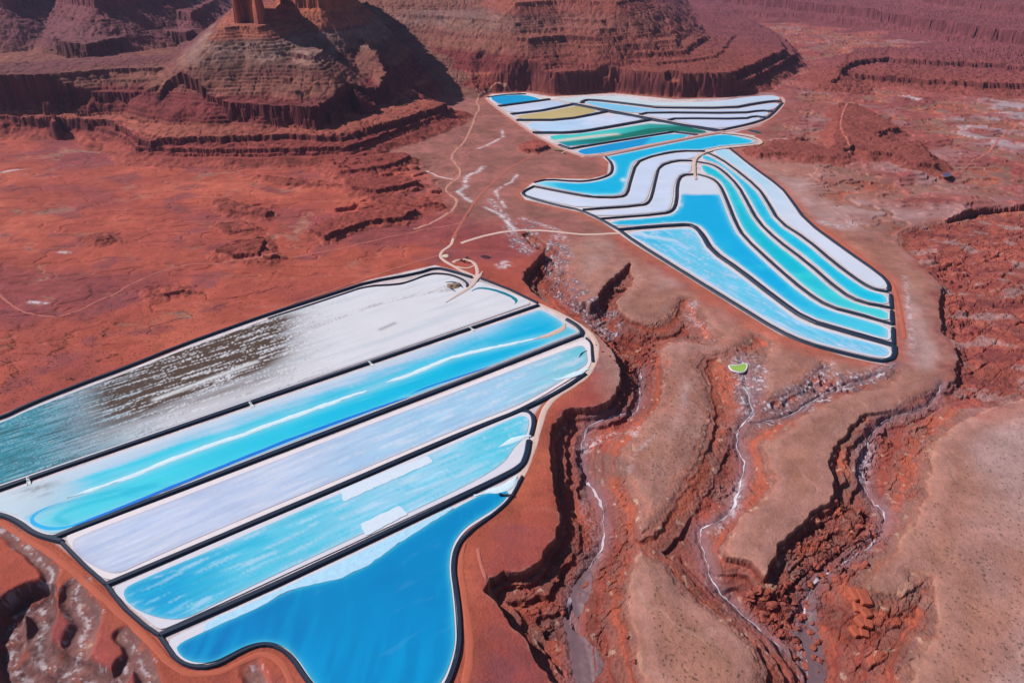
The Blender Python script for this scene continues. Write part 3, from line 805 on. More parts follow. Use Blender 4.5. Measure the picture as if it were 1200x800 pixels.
    # far east plain: mauve and grey flats
    fe = sst(500, 900, X) * sst(900, 1300, Y)
    col = mix(col, lerp(A(146, 80, 76), A(152, 108, 108), sst(0.0, 0.4, big + 0.4 * mot)[..., None]), fe * 0.85)
    col = mix(col, A(132, 64, 62), fe * sst(0.1, 0.35, fbm(X / 120, Y / 110, 185, 4)) * 0.8)
    pale = 1 - sst(-30, 60, sdf(unproj([(1125, 128), (1170, 118), (1240, 120), (1260, 165), (1200, 172), (1150, 170), (1115, 150)]), X + 40 * wxa, Y + 40 * wya, 200))
    col = mix(col, A(166, 146, 152), pale * sst(-0.3, 0.3, mot) * 0.8)
    # red lowland at the east edge
    rb = 1 - sst(-20, 30, sdf(unproj([(1066, 268), (1120, 258), (1260, 244), (1260, 455), (1190, 462), (1140, 478), (1110, 455), (1128, 420), (1108, 388), (1106, 330), (1070, 298)]), X + 10 * wx1, Y + 10 * wy1, 160))
    col = mix(col, lerp(A(150, 72, 64), A(176, 92, 72), sst(-0.1, 0.3, fbm(X / 30, Y / 30, 191, 3))[..., None]), rb * 0.9)
    rbn = fbm(X / 55, Y / 38, 201, 4)
    col = mix(col, A(160, 122, 120), rb * sst(0.12, 0.3, rbn) * 0.8)
    col = mix(col, A(112, 56, 58), rb * sst(0.1, 0.3, -rbn) * 0.7)
    # layers seen in the canyon walls, by depth below the rim
    zz = Z + 1.8 * n60 + 0.8 * n18
    cw = sst(0.5, 5.0, d_rim) * (~ismesa)
    cw = np.maximum(cw, sst(-1.2, -3.0, zz + 0.5) * (~ismesa))
    bands = [(-1, (160, 110, 98)), (-2.5, (170, 104, 86)), (-4, (140, 96, 88)), (-6, (150, 84, 70)), (-8, (172, 84, 62)), (-10.5, (138, 84, 76)), (-13, (152, 70, 56)), (-16, (132, 70, 62)), (-19, (162, 76, 58)), (-24, (124, 60, 54)),
             (-30, (136, 66, 54)), (-37, (112, 62, 60)), (-48, (100, 64, 68))]
    zs = np.array([b[0] for b in bands][::-1], np.float32)
    cs = np.array([A(*b[1]) for b in bands][::-1])
    bc = np.stack([np.interp(zz, zs, cs[:, k]) for k in range(3)], -1).astype(np.float32)
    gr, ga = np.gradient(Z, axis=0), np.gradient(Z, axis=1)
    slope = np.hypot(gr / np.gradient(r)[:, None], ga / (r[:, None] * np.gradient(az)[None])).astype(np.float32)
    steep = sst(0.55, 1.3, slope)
    strata = perlin(zz / 1.5 + 0.6 * n18, X / 160, 215)
    bc = bc * (1 + 0.24 * strata)[..., None]
    bc = mix(bc, A(128, 96, 92), sst(0.12, 0.45, fbm(X / 40, Y / 60, 211, 4)) * 0.6)
    bc = mix(bc, A(178, 88, 70), sst(0.2, 0.5, fbm(X / 34, Y / 34, 221, 4)) * 0.55)
    bc = mix(bc, A(206, 172, 150), sst(0.34, 0.5, fbm(X / 9, Y / 12, 231, 3)) * 0.5)
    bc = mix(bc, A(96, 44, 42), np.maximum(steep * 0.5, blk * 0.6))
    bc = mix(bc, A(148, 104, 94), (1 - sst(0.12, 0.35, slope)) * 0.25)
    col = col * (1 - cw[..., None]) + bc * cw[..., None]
    rbn = fbm(X / 55, Y / 38, 201, 4)
    col = mix(col, lerp(A(134, 62, 58), A(156, 80, 68), sst(-0.2, 0.3, fbm(X / 24, Y / 20, 193, 3))[..., None]), rb * 0.7)
    col = mix(col, A(154, 118, 116), rb * sst(0.14, 0.3, rbn) * 0.75)
    col = mix(col, A(104, 50, 54), rb * sst(0.1, 0.3, -rbn) * 0.6)
    # pale crumbling line along the rims
    rl = np.exp(-((d_rim - 0.5) / 2.2) ** 2) * sst(-0.25, 0.3, n18 + 0.4 * n6) * (zc > -4) * (~ismesa)
    col = mix(col, A(206, 160, 138), rl * 0.25)
    # mesa rocks
    zr = Z + 6 * wxa + 2.5 * n60
    mb = [(0, (156, 78, 66)), (14, (140, 66, 58)), (40, (124, 56, 52)), (52, (154, 84, 70)), (60, (118, 52, 50)), (104, (116, 52, 52)), (112, (132, 78, 68)), (140, (126, 76, 66)), (146, (106, 58, 56)),
          (158, (128, 82, 72)), (176, (136, 100, 92)), (206, (134, 98, 90)), (214, (118, 74, 68)), (222, (146, 82, 68)), (248, (148, 82, 68)), (262, (166, 92, 70)), (400, (160, 88, 68))]
    zs = np.array([b[0] for b in mb], np.float32)
    cs = np.array([A(*b[1]) for b in mb])
    mc = np.stack([np.interp(zr, zs, cs[:, k]) for k in range(3)], -1).astype(np.float32)
    st = perlin(zr / 5.0 + 2.0 * wxa, X / 500.0, 241)
    mc = mc * (1 + 0.36 * st + 0.18 * perlin(zr / 1.9, X / 300.0, 243) + 0.15 * fine)[..., None]
    talus_b = sst(0.0, 0.35, fbm(X / 60, Y / 120, 251, 3) + 0.1)
    mc = mix(mc, A(128, 82, 70), talus_b * 0.5 * sst(95, 110, zr) * (1 - sst(190, 210, zr)))
    rx = sst(-200, 200, X)
    mc = mix(mc, A(132, 70, 62), rx * 0.75)
    mc = mix(mc, A(116, 66, 72), sst(-880, -1080, X) * sst(125, 160, zr) * 0.85)
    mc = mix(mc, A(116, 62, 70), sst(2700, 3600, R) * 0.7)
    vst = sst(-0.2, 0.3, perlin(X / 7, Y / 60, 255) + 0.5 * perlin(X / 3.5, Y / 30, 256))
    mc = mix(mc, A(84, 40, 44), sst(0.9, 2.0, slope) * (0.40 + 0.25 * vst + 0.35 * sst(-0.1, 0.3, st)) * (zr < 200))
    mc = mix(mc, lerp(A(134, 88, 76), A(122, 74, 66), sst(-0.2, 0.3, mot)[..., None]), is_fan * 0.9)
    ms = sst(0.0, 3.0, zm - zc) * (hull > 0)
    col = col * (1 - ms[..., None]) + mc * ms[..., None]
    # washes: mauve gravel and salt
    bed = np.exp(-(dmin / 8.5) ** 2) * (~ismesa)
    col = mix(col, A(132, 98, 104), bed * 0.75)
    col = mix(col, A(206, 194, 204), np.clip(salt, 0, 1) * 0.72 * (Z < 6))
    col = mix(col, A(116, 82, 82), sst(-1.5, -4.5, zsw) * sst(-0.3, 0.2, n18 + 0.3) * 0.8)
    col = mix(col, A(204, 190, 196), salt_sw * 0.75)
    pans = [([(640, 209), (650, 196), (620, 190), (612, 186)], 0, 0), ]
    for pl, wdt, s2 in [([(612, 186), (592, 192), (580, 196), (568, 202)], 3, 0), ([(563, 166), (552, 172), (540, 186)], 0, 0)]:
        pass
    for pl, zf in [([(862, 424), (880, 420), (896, 436), (896, 466), (925, 458), (950, 440), (968, 426), (975, 440), (1000, 443), (1040, 436), (1020, 452), (960, 475), (905, 496), (880, 500), (866, 470)], -6),
                   ([(640, 292), (668, 300), (664, 325), (690, 358), (720, 372), (730, 392), (712, 398), (680, 372), (650, 350), (640, 320)], -20), ([(596, 262), (625, 262), (632, 280), (618, 300), (600, 290)], -1)]:
        mz = 1 - sst(-2, 7, sdf(unproj(pl, zf), X + 3 * wx1, Y + 3 * wy1, 50))
        col = mix(col, A(122, 92, 98), mz * sst(-0.25, 0.2, n18 + 0.4 * n60) * 0.8)
        col = mix(col, A(212, 200, 206), mz * sst(0.26, 0.42, 0.6 * n18 + 0.5 * n6 + 0.4 * perlin(X / 2.4, Y / 2.4, 49)) * 0.65)
    for pl, wdt in [([(567, 195), (560, 201), (548, 205), (545, 214), (546, 219), (536, 224), (545, 232), (552, 236)], 5.5), ([(500, 200), (516, 207), (534, 210)], 3),
                    ([(607, 203), (600, 213), (588, 218), (580, 225), (588, 236), (592, 243)], 3.6), ([(568, 243), (584, 250), (596, 262), (606, 272)], 4),
                    ([(560, 175), (572, 170), (590, 160), (588, 152)], 4), ([(585, 310), (592, 307), (596, 311), (588, 313)], 6), ([(0, 203), (12, 200), (24, 198)], 7),
                    ([(36, 353), (54, 354)], 4), ([(70, 295), (80, 296)], 4), ([(1056, 114), (1066, 115), (1074, 117)], 14), ([(1113, 69), (1124, 71), (1132, 71)], 12), ([(906, 164), (918, 168)], 7), ([(870, 200), (874, 206)], 1)]:
        ds = sdf_line(unproj(pl), X + 2 * wx1, Y + 2 * wy1, 60)
        col = mix(col, A(216, 200, 206), np.exp(-(ds / wdt) ** 2) * sst(-0.45, 0.15, n18 + 0.5 * n6) * 0.8)
    col = np.clip(col * (1 + 0.16 * fine + 0.10 * mot)[..., None], 0.005, 0.85)

    # ---------------- mesh
    me = bpy.data.meshes.new('ground')
    nv = nr * na
    me.vertices.add(nv)
    co = np.stack([X, Y, Z], -1).astype(np.float32)
    me.vertices.foreach_set('co', co.ravel())
    idx = np.arange(nv, dtype=np.int32).reshape(nr, na)
    f = np.stack([idx[:-1, :-1], idx[:-1, 1:], idx[1:, 1:], idx[1:, :-1]], -1).reshape(-1, 4)[:, ::-1]
    nf = len(f)
    me.loops.add(nf * 4)
    me.polygons.add(nf)
    me.loops.foreach_set('vertex_index', np.ascontiguousarray(f).ravel())
    me.polygons.foreach_set('loop_start', np.arange(0, nf * 4, 4, dtype=np.int32))
    me.polygons.foreach_set('loop_total', np.full(nf, 4, np.int32))
    me.polygons.foreach_set('use_smooth', np.zeros(nf, bool))
    me.update(calc_edges=True)
    set_color(me, 'albedo', col.reshape(-1, 3))
    me.materials.append(M_GROUND)
    o = bpy.data.objects.new('ground', me)
    SC.collection.objects.link(o)
    tag(o, kind='structure')
    return r, az, Z


def sdf_line(q, X, Y, margin):
    q = np.asarray(q)
    x0, y0 = q.min(0) - margin
    x1, y1 = q.max(0) + margin
    out = np.full(X.shape, np.float32(margin * 4))
    m = (X > x0) & (X < x1) & (Y > y0) & (Y < y1)
    if m.any():
        out[m] = seg_dist(q, X[m], Y[m], False)
    return out


import time as _t
_t0 = _t.time()
G_R, G_AZ, G_Z = build_ground()
print('ground built in', round(_t.time() - _t0, 1))
_lr, _ia, _ir = np.log(G_R), np.arange(len(G_AZ)), np.arange(len(G_R))


def ground_z(x, y):
    x, y = np.asarray(x, np.float64), np.asarray(y, np.float64)
    fr = np.interp(np.log(np.hypot(x, y)), _lr, _ir)
    fa = np.interp(np.arctan2(x, y), G_AZ, _ia)
    i, j = np.minimum(fr.astype(int), len(G_R) - 2), np.minimum(fa.astype(int), len(G_AZ) - 2)
    u, v = fr - i, fa - j
    return ((1 - u) * (1 - v) * G_Z[i, j] + u * (1 - v) * G_Z[i + 1, j] + (1 - u) * v * G_Z[i, j + 1] + u * v * G_Z[i + 1, j + 1])

# ------------------------------------------------------------------ ribbons: embankments, roads, washes
def ribbon(pts, half, prof, step=6.0, closed=False, jitter=0.0, drape=None, seed=0, taper=False):
    """pts: world polyline; prof: [(offset -1..1, height)] ; returns verts, faces. drape: None = fixed base height, else height above the ground"""
    p = resample(pts, step, closed)
    n = len(p)
    t = (np.roll(p, -1, 0) - np.roll(p, 1, 0)) if closed else np.gradient(p, axis=0)
    t /= np.maximum(np.hypot(t[:, 0], t[:, 1])[:, None], 1e-6)
    nn = np.stack([-t[:, 1], t[:, 0]], 1)
    s = np.arange(n) * step
    hw = np.broadcast_to(np.asarray(half, float), (n,)).copy() if np.ndim(half) == 0 else np.interp(np.linspace(0, 1, n), np.linspace(0, 1, len(half)), half)
    if taper:
        e = np.minimum(np.arange(n), np.arange(n)[::-1]) / 4.0
        hw = hw * np.clip(e + 0.15, 0.15, 1)
    V, m = [], len(prof)
    for k, (o, h) in enumerate(prof):
        j = jitter * (perlin(s / 17.0, np.full(n, k * 5.3 + seed), seed) + 0.6 * perlin(s / 6.0, np.full(n, k * 3.3 + seed), seed + 2)) if (jitter and abs(o) > 0.3) else 0
        q = p + nn * (o * (hw + j * np.sign(1)))[:, None]
        z = np.full(n, h) if drape is None else ground_z(q[:, 0], q[:, 1]) + drape + h
        V.append(np.column_stack([q, z]))
    V = np.stack(V, 1).reshape(-1, 3)
    F = []
    for i in range(n if closed else n - 1):
        i2 = (i + 1) % n
        for k in range(m - 1):
            F.append((i * m + k, i * m + k + 1, i2 * m + k + 1, i2 * m + k))
    if not closed and drape is None:
        F.append(tuple(range(m)))
        F.append(tuple(range((n - 1) * m + m - 1, (n - 1) * m - 1, -1)))
    return V, F


def embankment(label, px, half, h=1.8, mat=None, smooth=2, z0=-0.4, group=None, jitter=0.0):
    w = unproj(smooth_line(px, False, smooth))
    prof = [(-1.0, z0), (-0.55, h), (0.55, h), (1.0, z0)]
    V, F = ribbon(w, half, prof, 6.0, jitter=jitter)
    o = mesh_obj('embankment', V, [f[::-1] for f in F], mat or M_LINER)
    tag(o, label, 'embankment', group)
    return o


def road(px, half, mat, jitter=0.8, lift=0.36, seed=0, name='road', smooth=2, step=4.0, z=0.0):
    w = unproj(smooth_line(px, False, smooth), z)
    prof = [(-1.0, -0.30), (-0.7, -0.02), (-0.3, 0.0), (0.3, 0.0), (0.7, -0.02), (1.0, -0.30)]
    V, F = ribbon(w, half, prof, step, jitter=jitter, drape=lift, seed=seed)
    o = mesh_obj(name, V, [f[::-1] for f in F], mat, smooth=True)
    tag(o, kind='structure')
    return o


# ------------------------------------------------------------------ evaporation ponds
def poly_normals(p):
    t = np.roll(p, -1, 0) - np.roll(p, 1, 0)
    t /= np.maximum(np.hypot(t[:, 0], t[:, 1])[:, None], 1e-9)
    return np.stack([-t[:, 1], t[:, 0]], 1)


def inset_poly(p, r):
    area = 0.5 * np.sum(p[:, 0] * np.roll(p[:, 1], -1) - np.roll(p[:, 0], -1) * p[:, 1])
    if area < 0:
        p = p[::-1]
    return p + poly_normals(p) * r


def cdt(boundary, pts):
    nb = len(boundary)
    vs = [Vector((float(x), float(y))) for x, y in np.concatenate([boundary, pts])]
    ed = [(i, (i + 1) % nb) for i in range(nb)]
    r = delaunay_2d_cdt(vs, ed, [list(range(nb))], 1, 1e-4)
    return np.array([tuple(v) for v in r[0]]), [tuple(f) for f in r[2]]


def field(spec, PX, PY):
    """world positions and helper fields for a pond's colour"""
    w = unproj(np.stack([PX, PY], 1))
    return w[:, 0].astype(np.float32), w[:, 1].astype(np.float32)


BRINE_N = [0]


def pond(label, outer, axis, paint, rim=3.0, brine=None, bars=(), step=3.2, amt=0.25, rough=0.5, su=0.012, sv=0.22, smooth=2, rim_mat=None, spec=0.1, group=None, cx=1):
    """outer: salt floor outline, brine: its liquid (else inset by rim metres); axis: two photo points along the strip"""
    ow = unproj(smooth_line(outer, True, smooth))
    ow = resample(ow, 4.0, True)
    bw = inset_poly(ow, rim) if brine is None else resample(unproj(smooth_line(brine, True, 2)), 4.0, True)
    c = ow.mean(0)
    root = empty('evaporation_pond', (float(c[0]), float(c[1]), 0.0))
    tag(root, label, 'evaporation pond', group)
    v, f = cdt(ow, np.zeros((0, 2)))
    sb = mesh_obj('salt_crust', np.column_stack([v - c, np.full(len(v), -0.05)]), f, rim_mat or M_SALT, root)
    # brine: triangulated finely enough to carry the colour of the liquid
    bx, by = proj(bw[:, 0], bw[:, 1], np.zeros(len(bw)))
    x0, x1, y0, y1 = bx.min(), bx.max(), by.min(), by.max()
    sy = step * (0.55 if y1 < 260 else 0.8)
    gx, gy = np.meshgrid(np.arange(x0, x1, step), np.arange(y0, y1, sy))
    gx = gx + (np.arange(gx.shape[0]) % 2)[:, None] * step * 0.5
    rs = np.random.RandomState(len(outer))
    gx = gx + rs.uniform(-0.25, 0.25, gx.shape) * step
    gy = gy + rs.uniform(-0.25, 0.25, gy.shape) * sy
    gw = unproj(np.stack([gx.ravel(), gy.ravel()], 1))
    ins = inside(bw, gw[:, 0].astype(np.float32), gw[:, 1].astype(np.float32))
    gw = gw[ins]
    d = seg_dist(bw, gw[:, 0].astype(np.float32), gw[:, 1].astype(np.float32), True)
    gw = gw[d > 1.2]
    v, f = cdt(bw, gw)
    X, Y = v[:, 0].astype(np.float32), v[:, 1].astype(np.float32)
    px, py = proj(X, Y, 0.0 * X)
    a, b = unproj(axis)
    ax = (b - a) / np.hypot(*(b - a))
    U = (X - a[0]) * ax[0] + (Y - a[1]) * ax[1]
    Vv = -(X - a[0]) * ax[1] + (Y - a[1]) * ax[0]
    E = dict(px=px, py=py, X=X, Y=Y, U=U, V=Vv, u=U / np.hypot(*(b - a)), d=seg_dist(bw, X, Y, True))
    rgb = paint(E)
    me_o = mesh_obj('brine', np.column_stack([v - c, np.full(len(v), 0.22)]), f, None, root)
    sat = (rgb.max(1) - rgb.min(1)) / np.maximum(rgb.max(1), 1e-3)
    sat = sst(0.45, 0.98, sat) * (rgb[:, 2] > rgb[:, 1] * 0.8)
    rgb = rgb * (np.array([[0.86, 0.85, 0.85]]) + sat[:, None] * np.array([[-0.5, 0.10, -0.04]]))
    set_color(me_o.data, 'albedo', np.clip(rgb, 0.003, 0.85))
    BRINE_N[0] += 1
    me_o.data.materials.append(brine_material('brine_surface', math.atan2(ax[1], ax[0]), amt, rough, spec, su, sv))
    for kind, pl, half in bars:
        if kind == 'bar':
            w = unproj(smooth_line(pl, False, 2))
            V2, F2 = ribbon(w - c, half, [(-1, 0.2), (-0.5, 0.5), (0.5, 0.5), (1, 0.2)], 5.0, jitter=(np.max(half)) * 0.45, seed=len(pl), taper=True)
            mesh_obj('salt_bar', V2, [q[::-1] for q in F2], M_SALTBAR, root)
        elif kind == 'road':
            w = unproj(smooth_line(pl, False, 2))
            V2, F2 = ribbon(w - c, half, [(-1, 0.2), (-0.6, 0.8), (0.6, 0.8), (1, 0.2)], 5.0, jitter=np.max(half) * 0.2, seed=len(pl), taper=True)
            mesh_obj('causeway', V2, [q[::-1] for q in F2], M_PALEROAD, root)
        elif kind == 'ditch':
            w = unproj(smooth_line(pl, False, 2))
            V2, F2 = ribbon(w - c, half, [(-1, 0.3), (1, 0.3)], 5.0, jitter=np.max(half) * 0.2, seed=len(pl), taper=True)
            mesh_obj('drain_channel', V2, [q[::-1] for q in F2], M_DITCH, root)
        elif kind == 'cyanditch':
            w = unproj(smooth_line(pl, False, 2))
            V2, F2 = ribbon(w - c, half, [(-1, 0.26), (1, 0.26)], 5.0, jitter=np.max(half) * 0.3, seed=len(pl), taper=True)
            mesh_obj('drain_channel', V2, [q[::-1] for q in F2], M_CYAN, root)
        elif kind == 'tealditch':
            w = unproj(smooth_line(pl, False, 2))
            V2, F2 = ribbon(w - c, half, [(-1, 0.3), (1, 0.3)], 5.0, jitter=np.max(half) * 0.25, seed=len(pl), taper=True)
            mesh_obj('drain_channel', V2, [q[::-1] for q in F2], M_TEAL, root)
        elif kind == 'dark':
            w = unproj(smooth_line(pl, False, 2))
            V2, F2 = ribbon(w - c, half, [(-1, 0.2), (-0.3, 0.9), (0.3, 0.9), (1, 0.2)], 5.0, jitter=np.max(half) * 0.3, seed=len(pl), taper=True)
            mesh_obj('liner_berm', V2, [q[::-1] for q in F2], M_LINER, root)
        elif kind in ('patch', 'bluepatch'):
            w = resample(unproj(pl), 3.0, True)
            w = w + 0.8 * np.column_stack([perlin(w[:, 0] / 6, w[:, 1] / 6, 3), perlin(w[:, 0] / 6, w[:, 1] / 6, 8)])
            v2, f2 = cdt(w, np.zeros((0, 2)))
            mesh_obj('salt_patch', np.column_stack([v2 - c, np.full(len(v2), 0.38)]), f2, M_SALTPATCH if kind == 'patch' else M_BLUESALT, root)
    return root


M_DITCH = simple_mat('deep_blue_channel', A(30, 112, 206), 0.35, 0.2, 0.1, 0.3)
M_CYAN = simple_mat('cyan_channel', A(40, 170, 224), 0.4, 0.2, 0.1, 0.2)
M_TEAL = simple_mat('teal_channel', A(20, 120, 140), 0.35, 0.25, 0.1, 0.3)
M_BLUESALT = simple_mat('pale_blue_salt', A(168, 206, 230), 0.8, 0.25, 0.25)
M_SALTPATCH = simple_mat('salt_patch', A(205, 214, 228), 0.9, 0.12, 0.3)


def C(*rgb):
    return A(*rgb)[None, :]


def mixc(a, b, t):
    return a + (b - a) * np.clip(t, 0, 1)[:, None]


def streak(E, lu, lv, seed, oct=3):
    return fbm(E['U'] / lu, E['V'] / lv, seed, oct)


def pline(E, pts, smooth=2):
    return seg_dist(unproj(smooth_line(pts, False, smooth)), E['X'], E['Y'])


def base(E, *rgb):
    return np.repeat(A(*rgb)[None, :], len(E['X']), 0)


WHITE = (222, 220, 230)


def paint_a(E):
    px, py = E['px'], E['py']
    c = base(E, 222, 219, 226)
    s1, s2, s3 = streak(E, 85, 3.6, 3, 4), streak(E, 40, 1.9, 7, 2), streak(E, 180, 14, 9)
    c = mixc(c, C(202, 206, 216), sst(0.0, 0.4, s3) * 0.7)
    # teal brine film pooling at the west end
    tl = 1 - sst(20, 250, px + 90 * s3 + (py - 500) * -0.4)
    c = mixc(c, C(112, 170, 192), tl * 0.8 * sst(-0.5, 0.25, s1 + 0.35))
    c = mixc(c, C(48, 118, 150), (1 - sst(10, 150, px + 60 * s1)) * 0.85 * sst(-0.35, 0.2, s2 + 0.2))
    # brown silt stripes below the north bank
    edge = py - np.interp(px, [0, 98, 209, 314, 430], [493, 451, 408, 371, 333])
    bz = sst(90, 170, px) * (1 - sst(290, 360, px + 30 * s3)) * (1 - sst(26, 84, edge + 20 * s3)) * sst(2, 7, edge) + 0.5 * sst(40, 120, px) * (1 - sst(300, 400, px)) * (1 - sst(40, 110, edge))
    c = mixc(c, C(88, 68, 58), bz * sst(0.12, -0.12, s1 + 0.45 * s2 - 0.15) * 1.1)
    c = mixc(c, C(96, 80, 72), 0.55 * (1 - sst(330, 430, px)) * sst(80, 160, px) * sst(0.28, 0.42, s1 + 0.5 * s2))
    c = mixc(c, C(70, 92, 100), (1 - sst(60, 200, px)) * sst(0.1, 0.3, s2) * 0.75)
    dl = pline(E, [(360, 386), (430, 360), (490, 344), (530, 340)])
    c = mixc(c, C(170, 160, 166), np.exp(-(dl / 4) ** 2) * sst(-0.1, 0.3, s2) * 0.9)
    c = mixc(c, C(150, 140, 146), np.exp(-(pline(E, [(446, 386), (462, 379)]) / 3.5) ** 2) * 0.7)
    c = mixc(c, C(168, 150, 150), np.exp(-(pline(E, [(520, 338), (545, 330), (535, 332)]) / 9) ** 2) * sst(-0.2, 0.3, s2) * 0.8)
    c = mixc(c, C(232, 232, 236), np.exp(-(pline(E, [(182, 468), (240, 446), (300, 424)]) / 4) ** 2) * 0.8)
    return c


def paint_b(E):
    px, py = E['px'], E['py']
    t = (py - np.interp(px, [0, 628], [573, 357])) / 40.0        # 0 at the upper embankment
    s = streak(E, 90, 9, 13)
    cl = fbm(E['X'] / 70, E['Y'] / 70, 17, 3)
    c = base(E, 84, 196, 236)
    c = mixc(c, C(24, 178, 232), sst(200, 480, px + 60 * cl) * 0.9)
    c = mixc(c, C(0, 170, 230), sst(480, 620, px + 40 * cl))
    up = 1 - sst(0.1, 0.8, t + 0.25 * s + 0.12 * cl)
    c = mixc(c, C(206, 214, 230), up * (1 - 0.75 * sst(500, 640, px)))
    c = mixc(c, C(206, 216, 226), (1 - sst(40, 120, px + 20 * s)) * 0.85)
    c = mixc(c, C(150, 205, 222), sst(640, 668, px + 0.5 * (py - 378)) * 0.5)
    c = mixc(c, C(112, 206, 236), (1 - sst(120, 300, px)) * sst(0.9, 1.4, t) * 0.8)
    c = mixc(c, C(118, 124, 136), np.exp(-(((px - 45) / 26) ** 2 + ((py - 572) / 9) ** 2)) * sst(-0.3, 0.3, streak(E, 30, 4, 23)) * 0.7)
    tg = pline(E, [(78, 584), (148, 560), (236, 525), (321, 496), (427, 459), (481, 439), (525, 420), (589, 405), (640, 394)])
    c = mixc(c, C(198, 220, 230), np.exp(-(tg / 9) ** 2) * 0.5)
    lp = [(34, 606), (60, 594), (110, 580), (160, 572), (190, 566), (150, 578), (100, 590), (60, 606), (80, 614)]
    c = mixc(c, C(40, 170, 220), np.exp(-(pline(E, lp) / 3.2) ** 2) * 0.5)
    lp = [(200, 570), (170, 572), (146, 578), (150, 582), (180, 578)]
    c = mixc(c, C(60, 180, 224), np.exp(-(pline(E, lp) / 3.0) ** 2) * 0.45)
    return mixc(c, C(206, 218, 230), 0.6 * np.exp(-E['d'] / 4.0))


def paint_c(E):
    px = E['px']
    s = streak(E, 60, 7, 31)
    cl = fbm(E['X'] / 60, E['Y'] / 60, 33, 3)
    c = base(E, 198, 207, 233)
    c = mixc(c, C(170, 206, 235), sst(250, 520, px + 70 * cl))
    c = mixc(c, C(140, 204, 224), sst(560, 680, px + 40 * cl) * 0.85)
    c = mixc(c, C(96, 190, 214), sst(655, 690, px + 14 * cl) * 0.6)
    c = mixc(c, C(222, 222, 236), sst(0.05, 0.4, s) * 0.55)
    c = mixc(c, C(160, 180, 220), sst(0.0, 0.35, -s) * 0.35)
    return mixc(c, C(190, 180, 196), 0.5 * np.exp(-E['d'] / 3.0))


def paint_d(E):
    px = E['px']
    s = streak(E, 50, 6, 37)
    cl = fbm(E['X'] / 60, E['Y'] / 60, 39, 3)
    c = base(E, 20, 152, 218)
    c = mixc(c, C(124, 194, 232), sst(170, 330, px + 60 * s + 20 * cl))
    c = mixc(c, C(160, 208, 237), sst(330, 470, px + 40 * s))
    c = mixc(c, C(92, 190, 228), sst(500, 600, px + 20 * cl) * 0.6)
    c = mixc(c, C(200, 224, 238), sst(0.1, 0.4, s) * 0.5)
    c = mixc(c, C(70, 180, 226), sst(0.1, 0.4, -s) * 0.45)
    return mixc(c, C(190, 216, 232), 0.4 * np.exp(-E['d'] / 3.0))


def paint_e(E):
    px, py = E['px'], E['py']
    s = fbm(E['X'] / 9, E['Y'] / 70, 43, 3)
    cl = fbm(E['X'] / 60, E['Y'] / 60, 45, 3)
    c = base(E, 0, 130, 202)
    c = mixc(c, C(0, 112, 192), (1 - sst(250, 380, px)) * 0.7 + 0.35 * sst(0, 0.4, cl))
    c = mixc(c, C(22, 146, 220), sst(690, 790, py) * 0.7 * sst(-0.3, 0.3, s + 0.1))
    c = mixc(c, C(20, 140, 206), sst(540, 600, px) * 0.6)
    c = mixc(c, C(40, 156, 216), sst(0.2, 0.5, s) * 0.3)
    return mixc(c, C(120, 190, 226), 0.6 * np.exp(-E['d'] / 2.2))


def flat_paint(c0, c1=None, lo=0.0, hi=1.0, cloud=0.06, edge=None, ew=5.0, scale=70, alt=None):
    def f(E):
        cl = fbm(E['X'] / scale, E['Y'] / scale, int(c0[0]) + int(c0[1]), 3)
        c = base(E, *c0)
        if c1 is not None:
            c = mixc(c, C(*c1), sst(lo, hi, E['u'] + 0.12 * cl))
        if alt is not None:
            c = mixc(c, C(*alt), sst(0.0, 0.4, streak(E, 120, 16, int(c0[2]))) * 0.7)
        c = c * (1 + cloud * cl)[:, None]
        if edge is not None:
            c = mixc(c, C(*edge), 0.85 * np.exp(-E['d'] / ew))
        return c
    return f


GA = 'salt evaporation ponds'
# ---- near group
A_OUT = [(-60, 513), (0, 495), (34, 479), (98, 454), (145, 437), (209, 411), (270, 389), (314, 373), (400, 346), (430, 336), (464, 335), (480, 331),
         (500, 323), (515, 322), (529, 324), (540, 329), (546, 337), (552, 338), (558, 330), (566, 331), (598, 343), (620, 352), (622, 356), (612, 359), (480, 405), (400, 432), (250, 483.5), (130, 525), (0, 569), (-60, 589)]
pond('white salt pan streaked brown and teal at its left end, against the red plain', A_OUT, [(0, 535), (580, 345)], paint_a, rim=2.2, step=1.7, amt=0.06, rough=0.85,
     bars=[('tealditch', [(553, 342), (556, 339), (563, 337.5), (576, 339), (592, 344), (602, 349), (606, 353), (603, 357)], [2.0, 3.0, 3.0, 3.2, 3.0, 2.0]),
           ('road', [(566, 318), (558.5, 327), (554, 334), (546, 340), (536, 346), (522, 355)], [3.6, 3.6, 3.2, 1.5]),
           ('dark', [(522, 331), (530, 330), (538, 333), (543, 338)], [2.0, 3.5, 2.5]),
           ('dark', [(524, 334), (530, 339), (534, 342)], [1.2, 2.8, 1.5])], group=GA)
B_OUT = [(-60, 597), (0, 578), (67, 555), (120, 537), (250, 492), (400, 441), (480, 413), (628, 363), (636, 362), (660, 376), (664, 381), (676, 386), (679, 390), (670, 393), (560, 436), (400, 497), (334, 522), (200, 574),
         (70, 625), (58, 627), (40, 621), (20, 606), (0, 599), (-60, 580)]
B_OUT = [(-60, 597), (0, 578), (67, 555), (120, 537), (250, 492), (400, 441), (480, 413), (628, 363), (636, 362), (660, 376), (664, 381), (676, 386), (679, 390), (670, 393), (560, 436), (400, 497), (334, 522), (200, 574),
         (70, 625), (58, 627), (40, 621), (20, 606), (0, 599), (-60, 600)]
